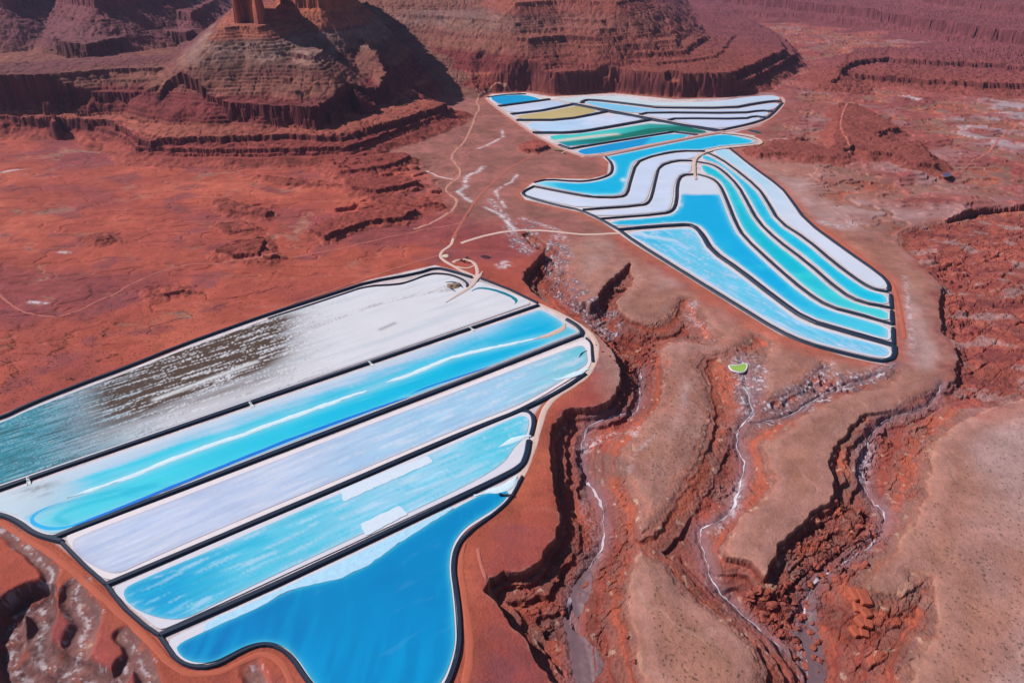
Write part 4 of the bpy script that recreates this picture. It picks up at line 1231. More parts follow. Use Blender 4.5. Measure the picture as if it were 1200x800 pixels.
pond('bright cyan pond with a white salt tongue running along its middle', B_OUT, [(0, 590), (655, 378)], paint_b, rim=1.6, amt=0.14, rough=0.45,
     bars=[('bar', [(78, 584), (110, 573), (148, 560), (190, 543), (236, 525), (280, 511), (321, 496), (338, 490), (400, 468), (430, 458)], [2.0, 3.2, 3.2, 3.2, 3.6, 2.0]),
           ('bar', [(452, 448), (481, 439), (525, 420), (555, 412), (589, 405), (620, 399), (640, 394)], [2.5, 3.6, 3.4, 3.0, 2.0]),
           ('road', [(662, 379), (661, 384), (652, 389), (640, 394), (625, 398)], [5, 5, 4, 2]),
           ('cyanditch', [(74, 588), (50, 596), (38, 604), (36, 611), (46, 617), (62, 620), (84, 617), (135, 596)], [0.8, 1.6, 1.8, 1.6, 1.0]),
           ('ditch', [(84, 617.5), (135, 597.5), (200, 571), (270, 543), (334, 517), (400, 493), (450, 475), (480, 465)], [1.5, 2.2, 2.4, 2.2, 1.4]),
           ('ditch', [(480, 462), (505, 452), (540, 441), (575, 429)], [1.0, 1.4, 1.0])], group=GA)
C_OUT = [(75, 629), (84, 625), (200, 581), (400, 506), (560, 445), (670, 402), (686, 397), (692, 401), (692, 412), (693, 424), (690, 431), (684, 434), (616, 476), (560, 497), (488, 527), (400, 565), (250, 628), (140, 678), (124, 679), (112, 670), (90, 648)]
C_BR = [(84, 634), (92, 628), (200, 587), (400, 510), (560, 449), (672, 406), (684, 404), (688, 414), (689, 424), (684, 430), (616, 472), (560, 493), (488, 523), (400, 560), (250, 622), (160, 662), (140, 672), (124, 670), (100, 658), (86, 645)]
pond('pale lavender blue pond with pinkish salt rim at its left end', C_OUT, [(100, 650), (680, 415)], paint_c, brine=C_BR, amt=0.26, rough=0.6, rim_mat=M_PINKSALT, su=0.02, sv=0.25,
     bars=[('bar', [(690, 432), (676, 438), (662, 442), (650, 445)], [4.5, 4, 2]), ('dark', [(678, 419), (683, 413), (688, 411)], [1, 2.5, 1])], group=GA)
D_OUT = [(130, 689), (144, 683), (250, 636), (400, 573), (488, 535), (560, 504), (604, 484), (616, 482), (622, 486), (623, 496), (620, 512), (617, 530), (610, 542), (594, 552), (535, 580), (400, 642), (195, 736), (186, 737), (172, 725), (148, 707)]
D_BR = [(144, 690), (160, 681), (250, 643), (400, 577), (488, 539), (560, 508), (600, 490), (614, 486), (620, 491), (619, 502), (615, 512), (602, 524), (590, 544), (535, 575), (400, 636), (250, 708), (220, 724), (200, 726), (176, 721), (156, 712), (146, 702)]
pond('blue pond fading pale towards the road with two rectangular white salt patches', D_OUT, [(144, 700), (620, 500)], paint_d, brine=D_BR, amt=0.26, rough=0.5, su=0.02, sv=0.25,
     bars=[('bar', [(622, 510), (608, 513), (596, 518), (584, 524)], [4.5, 4, 2.5]), ('patch', [(399, 574), (501, 534), (508, 541), (402, 588)], 0), ('patch', [(422, 614), (468, 592), (478, 602), (429, 628)], 0)], group=GA)
E_OUT = [(196, 751), (206, 744), (300, 701), (400, 655), (535, 591), (592, 565), (608, 556), (606, 566), (599, 580), (588, 594), (565, 608), (545, 621), (531, 641), (527.5, 665), (531.5, 692), (534.5, 726), (535.5, 753), (529, 780), (520, 802), (490, 840),
         (420, 852), (380, 812), (364, 796), (347, 770), (331, 754), (313, 748.5), (289, 753), (270, 763), (251, 774), (232, 778.5), (214, 774), (202, 762)]
E_BR = [(207, 755), (236, 741), (304, 711), (337, 692), (370, 684), (400, 677), (434, 661), (467, 636), (501, 615), (535, 594), (569, 577), (590, 573), (598, 577), (586, 592), (563, 606), (543, 619), (529, 639), (525.5, 665), (529.5, 692), (532.5, 726),
        (533.5, 753), (527, 779), (517, 800), (488, 836), (420, 848), (382, 814), (366, 798), (349, 771), (332, 756), (313, 750.5), (290, 755), (271, 765), (250, 775.5), (231, 776.5), (215, 771.5), (207, 762)]


def paint_estrip(E):
    return flat_paint((176, 212, 232), (140, 204, 230), 0.0, 1.0, 0.1)(E)


pond('deep blue pond with a curving shore, nearest to the bottom edge', E_OUT, [(210, 755), (590, 580)], paint_e, brine=E_BR, amt=0.04, rough=0.35, su=0.01, sv=0.06,
     bars=[('bar', [(606, 558), (597, 568), (584, 574), (566, 577), (556, 581)], [6, 5, 3, 1.5]), ('bluepatch', [(238, 740.5), (304, 711), (337, 692), (370, 684), (400, 677), (434, 661), (467, 636), (501, 615), (533, 595), (528, 594), (400, 657.5), (300, 703.5), (242, 729)], 0)], group=GA)

# ---- far group
ax_w = [(590, 128), (660, 120)]
pond('small blue pond at the far left tip of the upper ponds', [(572, 115), (578, 112.2), (594, 111.6), (616, 111), (634, 115.5), (632, 118), (604, 121.6), (585, 123.6)], ax_w, flat_paint((0, 150, 222), (20, 164, 228), 0.2, 1.0, 0.1), rim=5, amt=0.08, smooth=1, step=2.2, group=GA)
pond('pale lavender pond between the small blue pond and the tan pond', [(586, 126), (634, 119.4), (648, 117.9), (668, 121.8), (634, 129.2), (600, 132.8)], ax_w, flat_paint((205, 212, 236), (188, 204, 234), 0.3, 1.0, 0.08), rim=4, amt=0.12, rough=0.8, smooth=1, step=2.2, group=GA)
pond('tan yellow pond in the upper left strip', [(601, 136), (640, 130.6), (671, 124.4), (682, 123.9), (707, 129.3), (672, 138.4), (660, 139.6), (610, 139.8)], ax_w, flat_paint((204, 180, 128), (194, 172, 120), 0.2, 1.2, 0.06), rim=4, amt=0.08, rough=0.6, smooth=1, step=2.2, group=GA)
pond('white and pale blue pond just below the tan pond', [(612, 143), (660, 142.2), (712, 132.6), (757, 138.6), (738, 143.4), (670, 154.2), (626, 154.6)], [(612, 150), (757, 138)], flat_paint((190, 214, 242), (212, 216, 238), 0.3, 0.8, 0.1, alt=(176, 206, 240)), rim=5, amt=0.2, rough=0.8, smooth=1, step=2.2, group=GA)


def paint_green(E):
    px, py = E['px'], E['py']
    c = base(E, 90, 198, 206)
    c = mixc(c, C(14, 118, 114), sst(0.0, 1.0, (py - np.interp(px, [650, 654, 700, 720, 760, 832], [166, 166, 161.5, 158, 150, 145])) / 1.6))
    c = mixc(c, C(0, 140, 164), (1 - sst(660, 720, px)) * sst(165, 167, py))
    c = mixc(c, C(18, 104, 96), sst(700, 780, px) * 0.6)
    bar = pline(E, [(640, 166.5), (660, 164.5), (690, 160.6), (708, 158.6), (721, 157.4)])
    c = mixc(c, C(224, 212, 196), np.exp(-(bar / 11) ** 2) * 1.2)
    c = mixc(c, C(218, 224, 232), (1 - sst(0.5, 2.2, py - np.interp(px, [655, 670, 760, 790], [157, 157.4, 143.6, 145]))) * sst(660, 730, px))
    return c


pond('dark green pond with a cream salt spit and pale turquoise far side', [(640, 160), (656, 157.6), (672, 157.8), (740, 147.2), (762, 142.6), (784, 144.2), (812, 150), (833, 154.8), (818, 157.2), (790, 153.2), (762, 157.6), (668, 173), (655, 168)], [(640, 166), (800, 148)],
     paint_green, rim=3, amt=0.08, smooth=1, step=2.0, group=GA)


def paint_u6(E):
    c = base(E, 0, 146, 220)
    return mixc(c, C(80, 186, 232), sst(757, 764, E['px'] + (E['py'] - 164) * 0.9))


pond('two toned blue strip pond under the green pond', [(672, 176.6), (700, 170.8), (762, 160.2), (790, 156), (816, 159.2), (762, 169.2), (712, 179), (690, 181.4), (683, 181.6)], [(675, 178), (815, 159)], paint_u6, rim=4, amt=0.08, smooth=1, step=2.0, group=GA)


def paint_u7(E):
    px, py = E['px'], E['py']
    c = base(E, 0, 174, 234)
    cl = fbm(E['X'] / 60, E['Y'] / 60, 47, 3)
    c = mixc(c, C(150, 214, 238), (1 - sst(628, 668, px + 12 * cl)) * 0.9)
    c = mixc(c, C(150, 212, 236), sst(221, 231, py - 0.05 * np.abs(px - 700) + 4 * cl) * 0.85)
    c = mixc(c, C(206, 226, 240), np.exp(-(((px - 730.5) / 3.2) ** 2 + ((py - 211) / 2.4) ** 2)) * 1.2)
    c = mixc(c, C(60, 190, 234), sst(840, 876, px) * 0.6)
    return mixc(c, C(206, 224, 238), 0.8 * np.exp(-E['d'] / 3.5))


pond('large bright cyan pond bending like an elbow round the brown hill', [(709, 184.2), (720, 181.6), (762, 173.2), (829, 159.2), (848, 157), (862, 159), (886, 165), (882, 168.4), (860, 170), (843, 171.8), (830, 174.4), (822, 176.2), (796, 175.6), (774, 179.2), (746.5, 187.8),
      (741, 193), (736, 211), (732.5, 224), (726, 229), (700, 229.6), (694, 229.4), (654, 222), (628, 216.4), (626, 214.8), (641, 211.6), (675, 214.6), (696, 213), (714, 207.6), (720, 201), (719, 190), (712, 186)], [(640, 214), (730, 228)], paint_u7, rim=2.5, amt=0.05, smooth=1, step=2.2, group=GA)
pond('outer white salt pond hooking round the bright cyan elbow pond', [(614.5, 226), (626, 220), (654, 226.2), (694, 233.6), (729, 233.6), (737, 228.4), (741, 212), (747.6, 192), (762, 186), (775, 182.6), (797, 178.8), (822, 179), (810, 186.8), (790, 186.6), (770, 193), (760, 228.6), (756, 236), (748, 239),
      (684, 243.8), (652, 238), (618, 229.5)], [(620, 226), (750, 236)], flat_paint((214, 218, 236), (204, 214, 238), 0.3, 1.0, 0.06), rim=3, amt=0.07, rough=0.85, smooth=1, step=2.6, group=GA)
pond('inner white salt pond nested inside the outer white one', [(686, 248), (752, 243), (761, 240), (765.6, 230), (771, 207), (774, 196), (791, 190.6), (810.6, 190.6), (809.5, 202.6), (797, 203.6), (790, 213.6), (788, 236), (784.6, 245.6), (776, 248.4), (704, 254)], [(690, 250), (780, 246)],
     flat_paint((212, 216, 236), (206, 214, 238), 0.3, 1.0, 0.06, alt=(224, 226, 238)), rim=3, amt=0.07, rough=0.85, smooth=1, step=2.6, group=GA)


def paint_u10(E):
    px, py = E['px'], E['py']
    cl = fbm(E['X'] / 30, E['Y'] / 30, 53, 3)
    c = base(E, 216, 220, 234)
    b = sst(226.5, 229.5, py + 1.2 * cl + np.abs(px - 818) * 0.0)
    c = mixc(c, C(0, 166, 232), b)
    c = mixc(c, C(120, 206, 238), sst(330, 390, py + 14 * cl) * 0.75)
    c = mixc(c, C(60, 184, 232), b * sst(0.0, 0.4, cl) * 0.5 * sst(250, 300, py))
    c = mixc(c, C(30, 170, 226), (1 - sst(780, 800, px)) * 0.9 * sst(240, 244, py + 10))
    c = mixc(c, C(214, 226, 240), np.exp(-(((px - 797) / 2.4) ** 2 + ((py - 240) / 2.0) ** 2)))
    return mixc(c, C(206, 224, 238), 0.5 * np.exp(-E['d'] / 3.5))


pond('long blue pond with a white upper end below the bridge, longest of the upper group', [(706, 259), (778, 253.4), (790, 249), (795.4, 238), (796, 216), (800, 208), (812, 206.6), (821, 206.4), (833, 211), (841, 218), (848, 234), (858, 260), (868, 278), (908, 316), (942, 345), (970, 362), (1004, 371), (1043, 382.6),
      (1044.6, 396), (1040, 399), (989, 384), (945, 371), (913, 348), (870, 314), (837, 291), (826, 272), (816, 263), (800, 260.4), (727, 266.4)], [(815, 215), (1040, 390)], paint_u10, rim=4, amt=0.06, smooth=1, step=2.8, group=GA)


def paint_u11(E):
    px, py = E['px'], E['py']
    s = streak(E, 40, 6, 59)
    c = base(E, 128, 194, 236)
    c = mixc(c, C(60, 170, 228), (1 - sst(745, 800, px + 20 * s)) * 0.8)
    c = mixc(c, C(196, 214, 240), sst(0.0, 0.35, s) * 0.6)
    c = mixc(c, C(196, 218, 238), np.exp(-(pline(E, [(738, 273), (760, 277), (790, 282)]) / 8) ** 2) * 0.9)
    return mixc(c, C(210, 224, 240), 0.5 * np.exp(-E['d'] / 4))


pond('pale blue streaked strip pond along the lower edge of the upper group', [(729, 272), (800, 266.6), (812, 267.6), (819.6, 274), (831, 296), (865, 320), (909, 354), (942, 378.6), (988, 392), (1030, 402.6), (1044, 408), (1046, 416), (1036, 420.6), (990, 410.6), (946, 399), (913, 384), (869, 357), (803, 316), (745, 280.6)],
     [(740, 275), (1040, 415)], paint_u11, rim=4, amt=0.34, rough=0.55, su=0.02, sv=0.2, smooth=1, step=2.8, bars=[('bar', [(978, 403), (986, 405), (994, 407)], [1, 2.4, 1])], group=GA)


def paint_ra(E):
    c = base(E, 0, 180, 220)
    cl = fbm(E['X'] / 50, E['Y'] / 50, 61, 3)
    c = mixc(c, C(40, 198, 222), sst(0, 0.4, cl) * 0.7)
    c = mixc(c, C(110, 210, 226), sst(0.72, 1.0, E['u'] + 0.1 * cl) * 0.7)
    return mixc(c, C(190, 222, 234), 0.5 * np.exp(-E['d'] / 3.5))


pond('turquoise strip pond, middle stripe right of the bridge', [(819, 192), (834, 195.4), (846, 203), (862, 219), (870, 234), (885, 261), (908, 284), (942, 309.4), (983, 345), (1007, 357), (1042.6, 363.4), (1042.6, 377.6), (1008, 366), (974, 357.4), (948, 341), (914, 312), (874, 275), (864, 258), (853.6, 232), (846, 215), (836, 207), (824, 202.6)],
     [(825, 195), (1040, 372)], paint_ra, rim=2.5, amt=0.05, smooth=1, step=2.6, group=GA)


def paint_rb(E):
    c = base(E, 0, 178, 230)
    cl = fbm(E['X'] / 50, E['Y'] / 50, 67, 3)
    c = mixc(c, C(60, 196, 236), sst(0, 0.4, cl) * 0.5 + 0.4 * sst(0.8, 1.0, E['u']))
    return mixc(c, C(196, 222, 236), 0.5 * np.exp(-E['d'] / 3.5))


pond('sky blue strip pond between the turquoise strip and the white outer strip', [(822, 181), (833, 183.4), (853, 195.4), (885.6, 222), (895, 236), (910, 262), (942, 282.4), (976, 311.4), (1004, 331.6), (1022, 341.6), (1040, 345), (1042.4, 358), (1010, 351.6), (989, 340), (948, 304), (914, 279), (891, 258), (876, 231), (867, 216), (850, 198.6), (836, 190), (822, 186.6)],
     [(825, 183), (1040, 350)], paint_rb, rim=2.5, amt=0.05, smooth=1, step=2.6, group=GA)
pond('white lavender outermost strip pond along the right bank', [(832, 177.6), (845, 174), (853, 174.6), (878, 194.4), (913, 220), (923.6, 233), (942.6, 260), (987, 292.6), (1031, 323.6), (1040, 333), (1038, 339), (1024, 336), (1008, 326.6), (981.6, 306.4), (947.6, 277.6), (916, 258), (901.6, 234), (891, 218), (857, 191)],
     [(840, 176), (1035, 335)], flat_paint((176, 214, 236), (214, 218, 236), 0.1, 0.75, 0.06), rim=4, amt=0.08, rough=0.8, smooth=1, step=2.6, group=GA)
pond('pale greenish white pond along the foot of the far cliffs', [(650, 116.8), (680, 113.9), (722, 112.2), (742, 114.2), (758, 118.6), (790, 120.2), (841, 118.8), (875, 113.6), (902, 111.6), (913, 113.4), (914, 117), (905, 117.2), (883, 120), (858, 125), (771, 124.6), (738, 120.6), (712, 117.4), (692, 115.8), (683, 116.4),
      (680, 120.6), (668, 120.6)], [(660, 118), (910, 114)], flat_paint((204, 218, 226), (196, 210, 234), 0.5, 0.9, 0.08), rim=6, amt=0.1, rough=0.8, smooth=1, step=2.4, group=GA)
pond('light blue lens shaped pond below the greenish white one', [(684, 120.6), (688, 119), (694, 118.6), (712, 121), (760, 126.8), (771, 128.2), (858, 128.8), (884, 124), (905, 120.6), (914, 121.4), (908, 127), (900, 129.4), (892, 128.2), (868, 131.2), (760, 130.4), (748, 133.2), (712, 128.6)], [(690, 120), (905, 124)],
     flat_paint((150, 198, 240), (198, 212, 238), 0.2, 0.55, 0.08), rim=5, amt=0.1, rough=0.6, smooth=1, step=2.4, group=GA)
pond('narrow lavender strip pond, third from the far cliffs', [(754, 134.6), (761, 133.4), (868, 134.6), (892, 131), (902, 131.8), (897, 136.6), (884, 134.8), (873, 138), (792, 137.4), (782, 140.2)], [(760, 136), (895, 134)], flat_paint((206, 214, 238), (192, 206, 238), 0.3, 1.0, 0.06), rim=5, amt=0.1, rough=0.8, smooth=1, step=2.4, group=GA)
pond('wedge shaped pale lavender pond beside the central dark embankment', [(788, 141.2), (793, 140), (873, 141), (884, 137.4), (894, 139), (874, 145), (846, 150.6), (826, 149)], [(790, 142), (890, 140)], flat_paint((204, 210, 238), (196, 208, 240), 0.3, 1.0, 0.06), rim=5, amt=0.1, rough=0.8, smooth=1, step=2.4, group=GA)

# ------------------------------------------------------------------ embankments
E1 = 'black lined embankments between the near ponds'
embankment('dark embankment between the streaked white pan and the cyan pond', [(-60, 593), (0, 573), (67, 549.5), (300, 470), (480, 409), (631, 357.5)], 3.5, 1.6, smooth=0)
embankment('dark embankment between the bright cyan pond and the lavender pond', [(62, 630), (200, 577), (400, 501), (560, 440), (680, 393)], 3.5, 1.6, smooth=0)
embankment('dark embankment between the lavender pond and the pond with two salt patches', [(124, 685), (400, 569), (488, 531), (560, 501), (616, 478.6), (660, 456), (686, 438)], 3.5, 1.6, smooth=1)
embankment('dark embankment above the deep blue pond', [(188, 743.5), (300, 695), (400, 648.5), (535, 585), (600, 554), (612, 545), (617.5, 532), (620, 516)], 3.5, 1.6, smooth=1)
embankment('short dark bank curling round the right end of the pond with two salt patches', [(612, 480.5), (620, 482), (625, 487), (625.5, 496), (622, 510)], 2.4, 1.6, smooth=1)
embankment('black bank along the red plain north of the streaked white pan', [(-60, 507), (0, 490.5), (34, 474), (98, 449), (145, 432), (209, 406), (270, 384), (314, 368.5), (400, 341), (430, 331), (488, 321), (510, 313.6), (530, 318), (553, 325)], 2.6, 2.2, smooth=1)
embankment('thin black inner bank around the far end of the streaked white pan', [(314, 373.5), (400, 345.4), (430, 335), (464, 333.4), (480, 330), (502, 321), (514, 320.2), (529, 322), (542, 327), (548, 332), (547, 336)], 1.7, 1.2, smooth=1)
embankment('black bank between the white pan and the pale road', [(564, 326.4), (598, 339.6), (630, 355)], 2.2, 1.6, smooth=0)
embankment('black bank at the left end of the cyan pond', [(-60, 594), (0, 602), (20, 610), (40, 625), (61, 631), (72, 634)], 2.8, 1.8, smooth=1, z0=-0.6)
embankment('black bank along the left end of the lavender pond', [(70, 633), (98, 661.5), (126, 686)], 1.8, 1.4, smooth=0)
embankment('black bank along the left end of the pond with two salt patches', [(124, 684), (145, 711), (169, 732), (190, 746)], 1.8, 1.4, smooth=0)
embankment('black bank winding along the near shore of the deep blue pond', [(187, 744), (196, 757), (208, 774), (233, 783), (256, 778.5), (284, 762.5), (307, 754), (324, 756), (341, 768), (354, 788), (366, 804), (382, 824)], 1.8, 1.4, smooth=1)
embankment('black bank along the right shore of the deep blue pond', [(612, 558), (605, 572), (596, 587), (575, 605), (548, 624), (535, 641), (531, 665), (535, 690), (538.6, 720), (539.5, 757), (532, 785), (524, 804), (500, 836)], 1.8, 1.4, smooth=1)
embankment('dark bank by the road at the right end of the cyan pond', [(664, 374), (676, 381), (683, 388), (680, 394)], 3.2, 1.8, smooth=1)
embankment('thin dark bank at the right end of the lavender pond', [(687, 396), (693, 402), (693.4, 412), (695, 424)], 1.5, 1.4, smooth=1)

FE = 7.5
embankment('broken dark bank below the small blue pond', [(584.5, 124.6), (615, 120.6), (644, 116.6)], 9, 3.0, smooth=0)
embankment('dark bank above the small blue pond', [(571, 114), (594, 111), (616, 110.2)], 6, 1.8, smooth=1)
embankment('dark bank between the lavender pond and the tan pond', [(599, 134), (634, 130), (670, 122.8)], 9, 3.0, smooth=0)
embankment('dark bank between the tan pond and the white pond', [(605, 141), (661, 141), (712, 130.8)], 9, 3.0, smooth=1)
embankment('dark bank between the white pond and the green pond', [(624, 155.8), (670, 156), (700, 151.5), (764, 140.2)], 9.5, 3.2, smooth=1)
embankment('thin dark bank between the green pond and the two toned strip pond', [(655, 170), (668, 174.4), (700, 169), (762, 159), (789, 154.6), (818, 158.4)], 6, 2.2, smooth=0)
embankment('long dark diagonal bank under the four far strip ponds', [(670, 122), (712, 130.4), (760, 139.4), (800, 147.2), (846, 154)], 12, 3.4, smooth=0)
embankment('red brown earth bank above the large cyan elbow pond', [(683, 183.2), (712, 181.8), (760, 171.2), (829, 157.8), (848, 154.6)], 9, 2.4, M_PINKROAD, smooth=0)
embankment('dark bank between the cyan elbow pond and the outer white pond', [(625, 218.4), (654, 224.3), (694, 231.6), (727, 231.6), (735, 227), (739, 211), (745, 191), (760, 184.4), (774, 181), (797, 177.2), (826, 177.4)], 3.0, 2.1, smooth=1)
embankment('dark bank between the two nested white ponds', [(683, 246), (752, 241.2), (760.5, 237), (764, 229), (769, 207), (772.5, 194.6), (791, 188.6), (811, 188.6)], 3.0, 2.1, smooth=1)
embankment('dark bank between the inner white pond and the long blue pond', [(703, 256.6), (777, 251), (788, 247), (792.6, 237), (793.4, 214), (798.5, 205.4), (813, 204.5)], 3.0, 2.1, smooth=1)
embankment('dark bank between the long blue pond and the lower streaked strip', [(724, 269.4), (800, 263.4), (813.5, 265), (822.4, 273.5), (834, 294), (867.5, 317), (911, 351), (945, 375), (989, 388), (1047, 404.5)], 4.4, 2.6, smooth=1)
embankment('dark bank between the long blue pond and the turquoise strip', [(818, 204.6), (834.5, 209), (843.5, 216.5), (851, 233), (861.5, 260), (871, 277), (911, 314), (945, 342.8), (972, 359.8), (1006, 368.4), (1046, 380)], 2.8, 1.9, smooth=1)
embankment('dark bank between the turquoise strip and the sky blue strip', [(816, 189.6), (834.5, 192.6), (848, 200.6), (865, 217.6), (873.5, 233), (888, 259.6), (911, 281.6), (945, 306.8), (986, 342.6), (1009, 354.4), (1045, 361)], 2.8, 1.9, smooth=1)
embankment('dark bank between the sky blue strip and the white outer strip', [(824, 178.6), (834.5, 181), (855, 193), (888.5, 220), (898.6, 235), (913, 260), (945, 280), (979, 309), (1006, 329), (1023, 339), (1041, 342)], 2.8, 1.9, smooth=1)
embankment('thin dark bank below the greenish white pond', [(683, 121), (681.5, 119.4), (686, 117.8), (692, 117.4), (712, 119.2), (760, 125), (771, 126.6), (858, 127), (884, 122), (905, 118.8), (916, 119.4)], 8, 2.8, smooth=1)
embankment('thin dark bank between the second and third far strip ponds', [(750, 134.4), (760, 132), (868, 133), (892, 129.6), (905, 131)], 7.5, 2.6, smooth=1)
embankment('thin dark bank between the two lowest far strip ponds', [(784, 140.8), (792, 138.8), (873, 139.7), (884, 136.2), (897, 138)], 7.5, 2.6, smooth=1)
embankment('dark bank at the near edge of the wedge shaped pond', [(844, 153), (875, 146.4), (897, 140.2), (907, 132), (917, 121)], 6, 2.2, smooth=1)
embankment('black bank along the lower left edge of the white ponds', [(625, 218.6), (614, 224), (612.4, 226.6), (618, 231), (650, 240.2), (681, 246.4), (704, 257), (727, 270)], 3.4, 1.8, smooth=1)
embankment('black bank along the lower edge of the streaked strip pond', [(728, 271), (743.5, 282.8), (800, 318.4), (867.5, 360), (911, 387), (945, 402.4), (989, 414), (1030, 423.4), (1044, 422), (1048.6, 415), (1048, 405)], 3.4, 2.0, smooth=1)
embankment('black bank along the upper right edge of the white outer strip', [(855, 173.6), (880, 194), (915.5, 219.4), (926, 232.6), (945, 259.4), (989, 291.6), (1033, 322), (1042, 332.4), (1041.4, 341)], 2.8, 1.8, smooth=1)
embankment('black bank at the right end of the sky blue strip', [(1044, 345), (1045, 361.4)], 2.6, 1.6, smooth=0)
embankment('black bank at the right end of the turquoise strip', [(1045, 364), (1046, 380)], 2.6, 1.6, smooth=0)
embankment('black bank at the right end of the long blue pond', [(1046.6, 384), (1047.4, 403)], 2.6, 1.6, smooth=0)
embankment('black bank along the shore of the brown hill by the elbow pond', [(626, 214), (641, 210), (675, 213), (695, 211.4), (712, 206.4), (717.6, 200.6), (717, 191), (710, 184)], 3.2, 1.6, smooth=1)

# ------------------------------------------------------------------ roads and tracks
road([(531, 279), (529, 287), (519, 293), (515, 299), (519, 305), (530.6, 311), (540, 316.4), (554, 322), (562, 325), (589, 337), (619, 350.4), (636, 357.6), (663, 370.6), (680, 381), (690, 389), (697, 398), (699.5, 408), (697, 422),
      (688, 440), (670, 452), (650, 464), (638, 479), (633, 496), (627, 516), (622, 532), (614, 552), (606, 567), (599, 580)], [2.4, 2.6, 2.8, 2.8, 2.8, 3.2, 3.8, 4.0, 3.6, 3.4, 3.2, 2.6], M_PALEROAD, 0.5, seed=3)
road([(531, 308), (534, 304.6), (547.5, 303.4), (556, 308), (559.5, 314), (558.6, 325)], 2.6, M_PALEROAD, 0.6, seed=5)
road([(535, 312), (547, 314.6), (556, 311)], 1.8, M_PALEROAD, 0.5, seed=6)
road([(599, 582), (575, 602), (556, 616), (546, 628), (539, 650), (540, 672), (543.5, 695), (548, 730), (551.5, 766), (545, 800), (535, 830)], 3.0, M_REDROAD, 0.7, seed=8)
road([(-30, 596), (0, 611), (30, 630), (60, 648), (90, 672), (120, 700), (150, 726), (180, 756), (200, 778), (222, 790), (256, 787), (285, 774), (306, 764), (322, 768), (336, 786), (346, 812)], 2.4, M_REDROAD, 0.7, seed=9)
road([(540, 285), (560, 278), (589, 271.6), (615, 269), (636, 269.6), (677, 274.6), (700, 274.6), (724, 272.8), (737, 273.2)], 3.6, M_PALEROAD, 0.6, seed=11)
road([(531, 279), (542, 260), (548, 250), (559, 233), (582, 209), (609, 189), (643, 177), (668, 180)], 3.0, M_FAINT, 1.4, seed=12, name='path')
road([(515, 299), (480, 309), (434, 324), (400, 336), (330, 360), (260, 386), (180, 420), (90, 452), (0, 486)], 1.8, M_TRACK, 0.8, seed=13, name='path')
road([(538, 262), (500, 268), (460, 278), (400, 291), (360, 299), (324, 303.6), (290, 306), (263, 308), (230, 309), (208, 312), (186, 319), (168, 327), (152, 334), (130, 346), (111, 354.5), (96, 363), (81, 368.4), (61, 371), (40, 369), (24, 364), (10, 355), (0, 346), (-20, 330)], 1.7, M_TRACK, 0.8, seed=14, name='path')
road([(484, 267), (505, 261), (520, 252), (532, 245), (537, 233), (528, 228), (521.5, 221), (528, 213), (538, 207.6), (540, 197.5), (533, 190), (528, 184), (534, 176), (542, 169), (550, 154), (555, 142), (557, 133), (562, 128), (561, 123), (558, 119), (562, 112), (575, 107), (589, 106), (612, 108.6)], 3.0, M_BROWNTRACK, 1.2, seed=15, name='path', z=2)
road([(570, 116), (585, 129), (602, 140.4), (619, 152.8), (636, 163.4), (653, 171), (668, 178.4), (682, 182.4), (695, 183.8)], 5.0, M_PINKROAD, 0.8, seed=16, lift=0.8)
road([(844, 154.6), (858, 152.8), (892, 145), (909, 133.2), (918, 122), (918.6, 116.6), (915, 113.6)], 5.5, M_PINKROAD, 0.8, seed=17, lift=0.9)
road([(845, 156.4), (862, 157.6), (875, 159.6), (887, 162.6), (892.6, 167), (889, 170.4), (870, 171.6), (845, 174.4), (832, 177), (822, 181), (815, 185.6), (813.4, 192), (813.6, 202), (815.2, 211)], [4.5, 4.5, 4.5, 4.5, 4, 3.6, 3.4, 3.2], M_PALEROAD, 0.6, seed=18, lift=2.6)
road([(1060, 396), (1057, 370), (1052, 348), (1046, 330), (1030, 316), (990, 286), (950, 258)], 2.6, M_REDROAD, 0.8, seed=20)
road([(1102, 208), (1120, 203), (1140, 190), (1158, 178), (1175, 160), (1182, 150), (1200, 142)], 2.6, M_TRACK, 1.2, seed=21, name='path')
road([(995, 187), (992, 176), (985, 165), (982, 154), (986, 140), (992, 128), (990, 119)], 2.4, M_TRACK, 1.2, seed=22, name='path')
road([(560, 642), (563, 660), (575, 690), (590, 710)], 1.6, M_TRACK, 0.6, seed=23, name='path')

